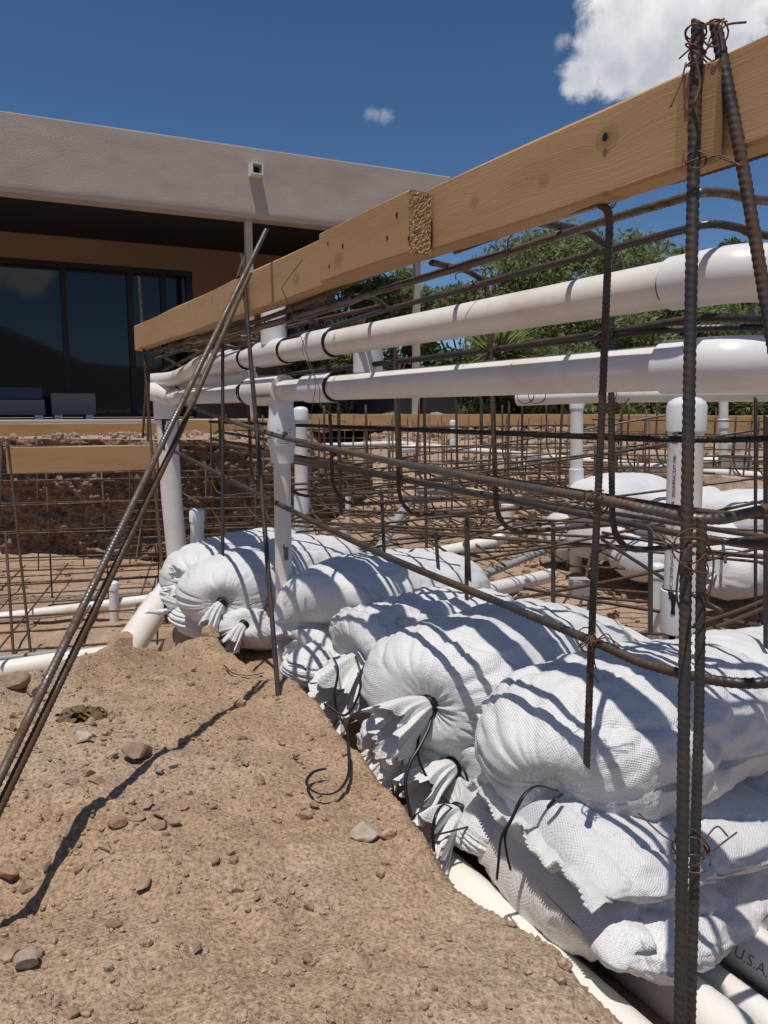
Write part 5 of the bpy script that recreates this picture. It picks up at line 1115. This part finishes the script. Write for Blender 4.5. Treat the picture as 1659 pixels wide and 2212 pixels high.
# --- fourth column
d1_ = sandbag('plump white sack with a sewn hem, just right of the middle post', [A_(712, 1350, 1.95), A_(800, 1300, 2.08), A_(1010, 1265, 2.42)], .38, .27, 'flat', 'round', 131, hem=True, wr=.6)
d2_ = sandbag('flat white sack with a zigzag hem lying under the plump sack by the middle post', [A_(668, 1415, 1.90), A_(740, 1395, 2.0), A_(900, 1360, 2.3)], .32, .12, 'flat', 'round', 132, hem=True)
d3_ = sandbag('tied white sack at the foot of the middle post, its tail hanging on the sand', [A_(650, 1425, 1.86), A_(720, 1440, 1.93), A_(860, 1420, 2.2)], .26, .12, 'neck', 'round', 133, mouth=(.10, .045), mdir=A_(632, 1500, 1.80)-A_(650, 1425, 1.86), tails=2)
ribbon([A_(622, 1432, 1.78), A_(655, 1440, 1.76), A_(672, 1475, 1.75), A_(665, 1510, 1.75), A_(640, 1512, 1.76)], d3_, .0045)
# --- fifth and sixth columns
e1_ = sandbag('round white sack with radiating pleats and a black tie, left of the middle post', [A_(480, 1300, 2.28), A_(558, 1256, 2.53), A_(760, 1205, 2.95)], .36, .24, 'neck', 'round', 141, mouth=(.07, .035), mdir=A_(445, 1350, 2.3)-A_(483, 1305, 2.34), tails=3, wr=.7, pinch=.32)
n_ = nk(e1_); ribbon([n_, A_(467, 1340, 2.26), A_(475, 1370, 2.25), A_(510, 1375, 2.25), A_(520, 1350, 2.26), A_(490, 1310, 2.28)], e1_, .004)
e2_ = sandbag('white sack under the round pleated sack, knotted toward the camera', [A_(528, 1350, 2.24), A_(585, 1362, 2.40), A_(720, 1340, 2.65)], .28, .15, 'neck', 'round', 142, mouth=(.06, .03), mdir=A_(498, 1378, 2.2)-A_(528, 1350, 2.24), tails=2, pinch=.4)
f1_ = sandbag('white tied sack beside the wide left post, topmost at the far end of the row', [A_(436, 1260, 2.56), A_(500, 1225, 2.84), A_(655, 1186, 3.25)], .35, .24, 'neck', 'round', 151, mouth=(.11, .045), mdir=A_(365, 1235, 2.55)-A_(437, 1262, 2.62), tails=2, wr=.8)
f2_ = sandbag('white tied sack low at the far end of the row, near the leaning elbow pipe', [A_(420, 1325, 2.52), A_(475, 1335, 2.6), A_(620, 1310, 2.9)], .30, .17, 'neck', 'round', 152, mouth=(.12, .05), mdir=A_(360, 1290, 2.5)-A_(420, 1325, 2.52), tails=2, wr=1.2)
f3_ = sandbag('small white sack end on the ground at the far end of the row', [A_(440, 1365, 2.42), A_(490, 1365, 2.5), A_(600, 1350, 2.7)], .22, .12, 'neck', 'round', 153, mouth=None, pinch=.4)
# strap looping on the sand
tag(ribbon([on_mound(752, 1648)+ZV*0.040, on_mound(755, 1680)+ZV*0.020, on_mound(748, 1710)+ZV*0.018, on_mound(728, 1732)+ZV*0.016, on_mound(698, 1738)+ZV*0.016, on_mound(672, 1728)+ZV*0.016, on_mound(663, 1710)+ZV*0.017, on_mound(678, 1694)+ZV*0.020, on_mound(704, 1689)+ZV*0.022], None, .0038, name='black_strap'), 'black strap curled in an open loop on the sand below the frilled sack', 'strap')
tag(ribbon([on_mound(484, 1446)+ZV*.012, on_mound(505, 1458)+ZV*.004, on_mound(540, 1463)+ZV*.005, on_mound(570, 1458)+ZV*.006], None, .0038, name='black_strap'), 'short black strap lying on the crest below the round pleated sack', 'strap')
# --- far pile at the right
GF = 'white sandbags in the far pile'
def fs(label, c, W, T, seed, front='round', **k):
    T = T*1.3; return sandbag(label, c, W, T, front, 'round', seed, GF, far=True, mouth=(.07, .04) if front == 'neck' else None, **k)
fs('left top sack of the far pile, smooth and shiny', [A_(1262, 1105, 3.15), A_(1340, 1085, 3.3), A_(1430, 1085, 3.5)], .34, .19, 201, wr=.4)
fs('top sack of the far pile directly behind the printed post', [A_(1385, 1125, 2.95), A_(1465, 1108, 3.05), A_(1555, 1100, 3.25)], .32, .17, 202, wr=.5)
fs('wide top sack of the far pile under the brown boulder', [A_(1545, 1128, 2.85), A_(1630, 1108, 2.98), A_(1740, 1095, 3.2)], .36, .15, 203)
fs('small sack end at the left foot of the far pile', [A_(1195, 1165, 3.5), A_(1235, 1160, 3.65), A_(1290, 1140, 4.0)], .22, .20, 204)
fs('sack in the second layer at the left of the far pile', [A_(1262, 1165, 3.15), A_(1340, 1160, 3.3), A_(1440, 1140, 3.6)], .34, .17, 205)
fs('lowest sack of the far pile behind the printed post foot', [A_(1360, 1205, 2.95), A_(1440, 1205, 3.1), A_(1540, 1180, 3.4)], .32, .17, 206)
fs('tied sack low in the far pile right of the printed post', [A_(1545, 1240, 2.55), A_(1610, 1235, 2.65), A_(1740, 1210, 2.9)], .26, .15, 207, front='neck')
fs('sack in the second layer at the right of the far pile', [A_(1500, 1170, 2.85), A_(1590, 1165, 2.95), A_(1720, 1140, 3.2)], .36, .15, 208, wr=1.4)
p = A_(1600, 1072, 3.1); rock(p, .20, M['rock'], 'big flat brown boulder resting on top of the far sack pile', None, 'boulder', 'boulder', 501, .42, .5, 3)
# crumpled dry husk on the mound
c = on_mound(178, 1552); m = MB(); rs = np.random.RandomState(4)
for k in range(16):
    y = rs.uniform(-.022, .022); x0, x1 = rs.uniform(-.055, -.02), rs.uniform(.02, .055); s = np.linspace(0, 1, 30); w_ = rs.uniform(.004, .009); ph = rs.uniform(0, 6, 3); tl_ = rs.uniform(-.3, .3)
    mid_ = np.stack([x0+(x1-x0)*s, y+(s-.5)*tl_*.05+.005*np.sin(s*7+ph[0]), .006+.014*np.exp(-(y/.015)**2)*np.sin(s*3.14)+.004*np.sin(s*11+ph[1])+.003*np.sin(s*23+ph[2])], 1)
    ww = w_*np.sin(np.clip(s, .03, .97)*3.14)**.5
    m.grid(np.stack([c+mid_+np.stack([0*s, q_*ww, .004*np.cos(s*9+ph[0])*q_-.004*abs(q_)], 1) for q_ in (-1, -.4, .3, 1)], 1))
tag(m.build('dry_husk', M['charred'], smooth_=True), 'crumpled dry brown husk lying on the upper left of the mound', 'husk')
